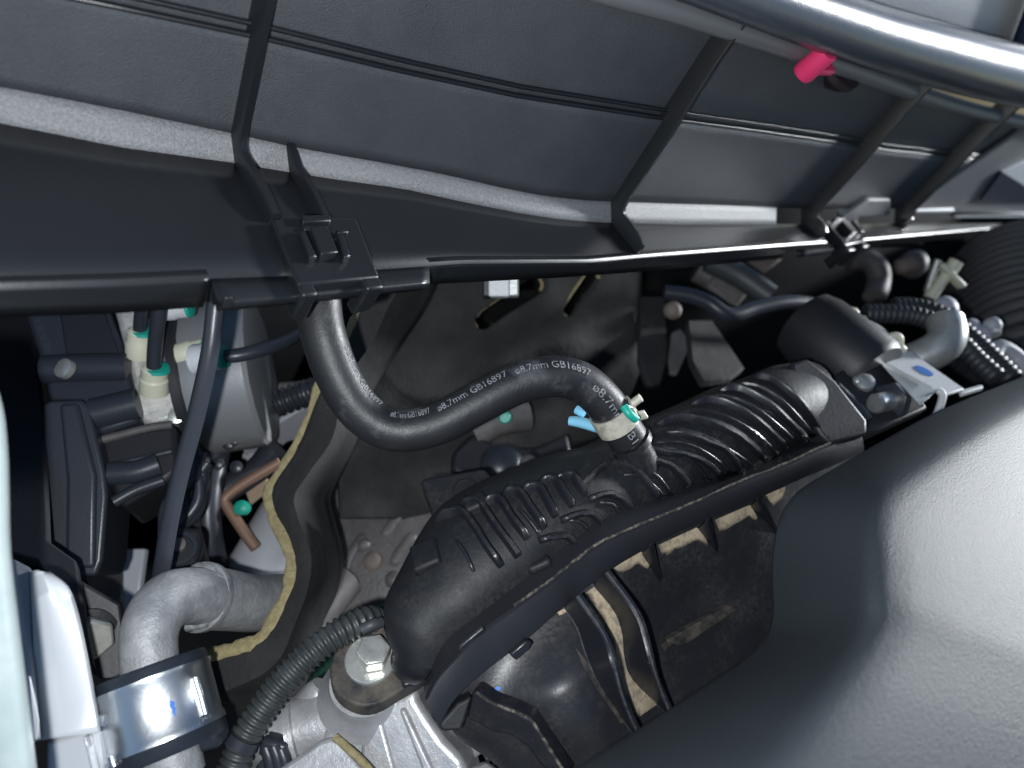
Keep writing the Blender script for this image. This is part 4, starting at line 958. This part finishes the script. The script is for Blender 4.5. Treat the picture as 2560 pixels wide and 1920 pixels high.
mdp = plane3((1150, 1100, .46), (1300, 1080, .47), (1200, 1200, .45))
plate('web', mdp, [(1130, 1130), (1180, 1080), (1240, 1110), (1330, 1120), (1420, 1080), (1440, 1170), (1330, 1210), (1240, 1180), (1190, 1200), (1130, 1180)], .01, 'black_satin', md, bevel=.003)
lathe('dull_cap', mdp.at(1255, 1165)+mdp.n*.002, mdp.n, [(0, .014), (.004, .012), (.008, .006)], 'black_plastic', md, smooth=60)
for px, py in ((1322, 1162), (1372, 1166), (1350, 1172)):
    lathe('tip', P(px, py, .41), -VF+VU*.4, [(0, .0055), (.004, .005), (.006, .002)], 'dull', md, smooth=60, seg=14)
tube('strap', PP([(1180, 1085, .47), (1250, 1050, .475), (1320, 1040, .48)]), .010, 'brown_cast', md, seg=14)
lathe('green_dot', P(1262, 1044, .45), -VF, [(0, .004), (.002, .003)], 'teal', md, smooth=60, seg=12)

# ------------------------------------------------------------------ things behind the far end of the manifold
def bgtube(name, lab, cat, pts, r, mat, **kw):
    o = tube(name, PP(pts), r, mat, None, **kw); return setp(o, None, lab, cat)
bgtube('black_hose', 'thin black hose looping above the far ribs of the manifold', 'hose', [(1660, 730, .52), (1720, 738, .52), (1770, 756, .52), (1823, 788, .52), (1884, 772, .53), (1952, 758, .54), (2010, 758, .55), (2060, 770, .56)], .0055, 'black_plastic', seg=12)
h5 = thing('dark_engine_mount', 'dark faceted mount plates in shadow above the manifold', 'bracket', P(1750, 900, .52))
plate('web', plane3((1620, 800, .55), (1700, 800, .56), (1650, 950, .52)), [(1600, 740), (1664, 740), (1668, 900), (1650, 965), (1620, 960), (1600, 900)], .006, 'pad', h5, bevel=.001)
plate('web', plane3((1740, 800, .55), (1800, 830, .55), (1800, 960, .50)), [(1720, 800), (1780, 800), (1862, 920), (1830, 945), (1760, 955), (1730, 900)], .006, 'pad', h5, bevel=.001)
plate('pale_web', plane3((1680, 830, .54), (1720, 840, .54), (1690, 930, .52)), [(1672, 900), (1680, 830), (1702, 820), (1716, 840), (1726, 866), (1710, 900), (1694, 935), (1676, 932)], .004, 'dull', h5, bevel=.001)
lathe('rust_nut', P(1682, 776, .55), -VF, [(0, .007), (.004, .006), (.006, .003)], 'rust', h5, smooth=60, seg=12)
h6 = thing('rusty_linkage', 'brownish linkage blocks beneath the middle of the cowl lip', 'linkage', P(1800, 710, .62))
obox('block', P(1812, 722, .60), VR*.75-VU*.62, VU, (.032, .024, .02), 'dull', h6, bevel=.005, bseg=3)
tube('arm', PP([(1742, 672, .60), (1775, 690, .60)]), .011, 'dull', h6, seg=14, per=4)
tube('bar', PP([(1770, 650, .58), (1850, 690, .58), (1925, 742, .575)]), .0095, 'cable_grey', h6, seg=12)
prism('wedge', PP([(1860, 650, .66), (1960, 645, .66), (1915, 680, .65), (1895, 692, .65)]), VF*.02, 'rust', h6, bevel=.003)
bgtube('bent_pipe', 'blurred brownish bent pipe below the far latch block', 'pipe', [(2120, 648, .76), (2165, 650, .76), (2192, 672, .76), (2196, 705, .76), (2186, 745, .75)], .0115, 'dull', seg=16)
bk = thing('round_cap', 'blurred round brown cap right of the bent pipe', 'cap', P(2285, 655, .78))
lathe('dome', P(2288, 655, .78), -VF+VU*.3, [(-.01, .014), (0, .014), (.006, .011), (.009, .005)], 'dull', bk, smooth=60)
lathe('stem', P(2258, 665, .775), -VR-VU*.2, [(-.01, .008), (.006, .008), (.008, .005)], 'rust', bk, smooth=60)

can = thing('black_canister', 'black purge canister with mounting plate at the manifold far end', 'canister', P(2080, 900, .47))
ca0, ca1 = P(2020, 815, .485), P(2165, 935, .458)
cax = (ca1-ca0).normalized()
lathe('barrel', ca0, cax, [(-.006, .018), (-.003, .023), (.006, .0255), ((ca1-ca0).length, .0265), ((ca1-ca0).length+.004, .024)], 'black_satin', can, seg=36, smooth=40)
cpn = plane3((2090, 970, .432), (2250, 930, .45), (2170, 1060, .42))
plate('mount_plate', cpn, [(2060, 960), (2110, 920), (2200, 900), (2260, 930), (2320, 1020), (2200, 1075), (2165, 1090), (2090, 1000)], .008, 'black_satin', can, bevel=.0015)
pf = plane3((1990, 900, .405), (2165, 1060, .398), (2050, 1100, .388))
plate('plate_foot', pf, [(1978, 905), (2020, 895), (2090, 950), (2170, 1050), (2170, 1085), (2080, 1112), (2052, 1085), (2020, 1030), (1985, 965)], .012, 'black_satin', can, bevel=.002, bseg=3)
tube('plate_ridge', [cpn.at(2085, 973)+cpn.n*.001, cpn.at(2130, 1018)+cpn.n*.001, cpn.at(2164, 1058)+cpn.n*.001], .0042, 'black_plastic', can, seg=12)
stud = thing('mount_stud', 'bright steel stud with black nut on the canister plate', 'stud', P(2200, 1000, .42))
sa = (-VR*.80-VF*.55-VU*.10).normalized()
so = cpn.at(2232, 1000)
lathe('shank', so, sa, [(0, .0058), (.018, .0058), (.0185, .0056), (.0195, .0048), (.0195, .001)], 'zinc', stud, smooth=30, seg=22)
hexhead('nut', so-sa*.002, sa, .0115, .007, 'black_plastic', stud, spin=.2, bevel=.001)
scr = thing('small_screw', 'small grey screw head above the bright stud', 'screw', cpn.at(2157, 958))
lathe('head', cpn.at(2160, 960), cpn.n-VR*.3, [(0, .0058), (.003, .0056), (.0045, .003)], 'steel', scr, smooth=40, seg=16)
lathe('tip', cpn.at(2144, 957), cpn.n-VR*.6, [(0, .0028), (.004, .0025), (.005, .001)], 'steel', scr, smooth=40, seg=12)
br = thing('steel_bracket', 'folded pale steel bracket with a blue paint dot', 'bracket', P(2310, 940, .44))
tpn = plane3((2220, 885, .462), (2270, 880, .468), (2390, 980, .43))
plate('top_face', tpn, [(2196, 898), (2217, 880), (2276, 877), (2412, 972), (2358, 987), (2344, 976)], .0022, 'grey_trim', br, bevel=.0008)
prism('front_fold', [tpn.at(2194, 900), tpn.at(2346, 975), P(2302, 1014, .418), P(2240, 950, .432)], VF*.003+VU*.001, 'steel', br, bevel=.0006)
tube('rolled_end', [tpn.at(2346, 975), tpn.at(2360, 982)-tpn.n*.002, tpn.at(2362, 996)-tpn.n*.008, tpn.at(2356, 1006)-tpn.n*.012], .0022, 'grey_trim', br, seg=10)
prism('tab', [tpn.at(2400, 974), tpn.at(2455, 960), tpn.at(2460, 968), tpn.at(2405, 984)], -tpn.n*.003, 'grey_trim', br, bevel=.0008)
tube('spur', PP([(2165, 905, .452), (2185, 902, .452), (2200, 900, .455)]), .0022, 'steel', br, seg=8)
dt = [tpn.at(2309+46*math.cos(a)*.5*1.0+math.sin(a)*4, 928+math.sin(a)*9+math.cos(a)*9) + tpn.n*.0002 for a in [2*math.pi*k/24 for k in range(24)]]
prism('paint_dot', dt, tpn.n*.0004, 'blue_dot', br)
so_ = thing('steel_elbow', 'dull steel pipe elbow behind the folded bracket', 'pipe', P(2350, 860, .47))
tube('elbow', PP([(2270, 905, .485), (2310, 890, .482), (2350, 868, .480), (2368, 838, .482), (2362, 800, .488)]), [.0112, .0115, .0118, .0118, .0115], 'steel', so_, seg=30)
vc = thing('steel_end_cap', 'small domed steel cap on top of the black canister', 'cap', P(2190, 830, .47))
lathe('dome', P(2190, 838, .478), (VR*.55+VU*.75-VF*.3), [(-.010, .0112), (.002, .0112), (.005, .0102), (.006, .004)], 'steel', vc, smooth=40)
tube('lip', PP([(2150, 815, .47), (2172, 805, .468)]), .005, 'ivory', vc, seg=12, per=4)
def hook(cx, cy, d, lab):
    h_ = tube('wire_hook', PP([(cx-18, cy+8, d), (cx-16, cy-8, d), (cx+12, cy-12, d), (cx+15, cy+12, d+.002), (cx+24, cy+20, d+.004)]), .0026, 'ivory', None, seg=10, per=4, squash=1)
    setp(h_, None, lab, 'hook')
hook(2124, 791, .468, 'ivory wire hook on the canister near the domed cap')
hook(2234, 854, .458, 'ivory wire hook beside the folded steel bracket')
for pts, lab, r in (([(2160, 785, .50), (2230, 785, .50), (2290, 790, .50), (2350, 815, .497), (2400, 858, .49), (2440, 900, .48), (2490, 945, .47)], 'braided black hose arching over the steel elbow', .0065),
                    ([(2230, 770, .53), (2290, 772, .53), (2350, 790, .525), (2410, 835, .515), (2460, 880, .505), (2530, 950, .49)], 'outer braided black hose beside the ribbed air duct', .0075)):
    o = corrugated('braided_hose', PP(pts), r, 'duct', None, pitch=.004, amp=.0004, seg=16); setp(o, None, lab, 'hose', 'braided black hoses')
dc = thing('air_duct', 'large ribbed black air intake duct at the right border', 'air duct', P(2530, 780, .66))
corrugated('bellows', PP([(2640, 1040, .60), (2600, 930, .63), (2575, 830, .67), (2560, 750, .71), (2555, 700, .74)]), .062, 'duct', dc, pitch=.012, amp=.0042, seg=48)
db = thing('duct_clamp', 'cream duct clamp with a short handle under the cowl end', 'clamp', P(2350, 700, .63))
tube('handle', PP([(2392, 652, .60), (2378, 672, .602), (2352, 706, .604), (2322, 746, .606)]), [.0055, .0056, .0046, .0050], 'ivory', db, seg=14)
obox('wing', P(2378, 690, .60), VR*.7-VU*.7, VU, (.026, .004, .009), 'ivory', db, bevel=.0012)
tube('hoop', PP([(2345, 650, .612), (2330, 690, .616), (2318, 730, .62)]), .003, 'steel', db, seg=10)
wc = thing('wire_terminals', 'pale blue terminal cluster where hoses meet the air duct', 'terminal', P(2440, 830, .52))
for k, (px, py, r) in enumerate(((2360, 772, .009), (2425, 825, .008), (2450, 838, .007), (2478, 815, .006), (2478, 830, .005), (2490, 880, .006))):
    lathe('lug', P(px, py, .535), -VF+VU*.3+VR*.2*(k % 3), [(0, r), (.004, r*.95), (.007, r*.5)], 'grey_plate' if k < 4 else 'steel', wc, smooth=50, seg=14)
tube('loop', PP([(2500, 940, .50), (2480, 900, .505), (2500, 870, .51), (2545, 900, .51), (2580, 960, .5)]), .006, 'grey_plate', wc, seg=12)

# ------------------------------------------------------------------ engine cover
ec = thing('engine_cover', 'grained dark plastic engine cover filling the lower right corner', 'engine cover', rel(.25, -.06, -.15))
EE = [(2760, 860), (2560, 940), (2430, 992), (2330, 1035), (2200, 1105), (2070, 1180), (1990, 1232), (1955, 1290), (1938, 1360), (1934, 1440), (1936, 1530), (1918, 1590), (1860, 1650), (1800, 1690), (1700, 1756), (1600, 1820), (1440, 1920), (1300, 2010)]
BB = [(2760, 930), (2560, 1050), (2470, 1100), (2400, 1140), (2320, 1190), (2250, 1240), (2222, 1290), (2212, 1350), (2210, 1420), (2207, 1490), (2200, 1560), (2170, 1625), (2130, 1690), (2095, 1745), (2060, 1800), (2030, 1860), (2000, 1920), (1960, 2010)]
def zplane(px, py, z): r = ray(px, py); return CAM+r*(z/r.z)
ez = [-.150, -.152, -.154, -.158, -.163, -.169, -.175, -.180, -.187, -.194, -.198, -.201, -.203, -.205, -.208, -.211, -.216, -.221]
bz = [-.136]*10+[-.137, -.138, -.139, -.140, -.141, -.142, -.143, -.144]
e3 = catmull([zplane(a, b, z) for (a, b), z in zip(EE, ez)], 6); b3 = catmull([zplane(a, b, z) for (a, b), z in zip(BB, bz)], 6)
q3 = [p+Vector((.25, -.42, -.012)) for p in b3]; q3 = [b.lerp(zplane(2500+i*.0, 1500, -.150), .0)+Vector((.34+.0006*i, -.30, 0)) for i, b in enumerate(b3)]
for p in q3: p.z = CAM.z-.137
rows = [[p+Vector((.004, -.006, -.004)) for p in e3], [p+Vector((.0003, -.0003, -.0015)) for p in e3], [p for p in e3]]
NR = 34
for k in range(1, NR+1):                             # one smooth section from the edge over the crest to the top
    row = []
    for a, b, c in zip(e3, b3, q3):
        t = k/NR*2.0; m = b+(b-(a+c)/2)*.22
        if t < .9: p = a.lerp(b, t)
        else: p = b.lerp(c, t-1) if t > 1.1 else None
        if p is None:
            u = (t-.9)/.2; A = a.lerp(b, .9); C = b.lerp(c, .1); p = A*(1-u)**2+b*2*u*(1-u)+C*u*u
        row.append(p+Z*.004*math.sin(math.pi*min(t, 1)))
    rows.append(row)
for _ in range(3):
    R2 = [list(r) for r in rows]
    for k in range(4, len(rows)-1):
        for i in range(1, len(rows[0])-1): R2[k][i] = rows[k][i]*.2+(rows[k-1][i]+rows[k+1][i]+rows[k][i-1]+rows[k][i+1])*.2
    rows = R2
grid('moulding', rows, 'cover', ec, smooth=180, solid=.003, offset=-1)
grid('sun_blocker', [[p+Vector((.085, -.06, dz)) for p in e3] for dz in (.012, -.06, -.2)], 'black_satin', ec, solid=.003)  # unseen wall added to stop sun leaking under the cover
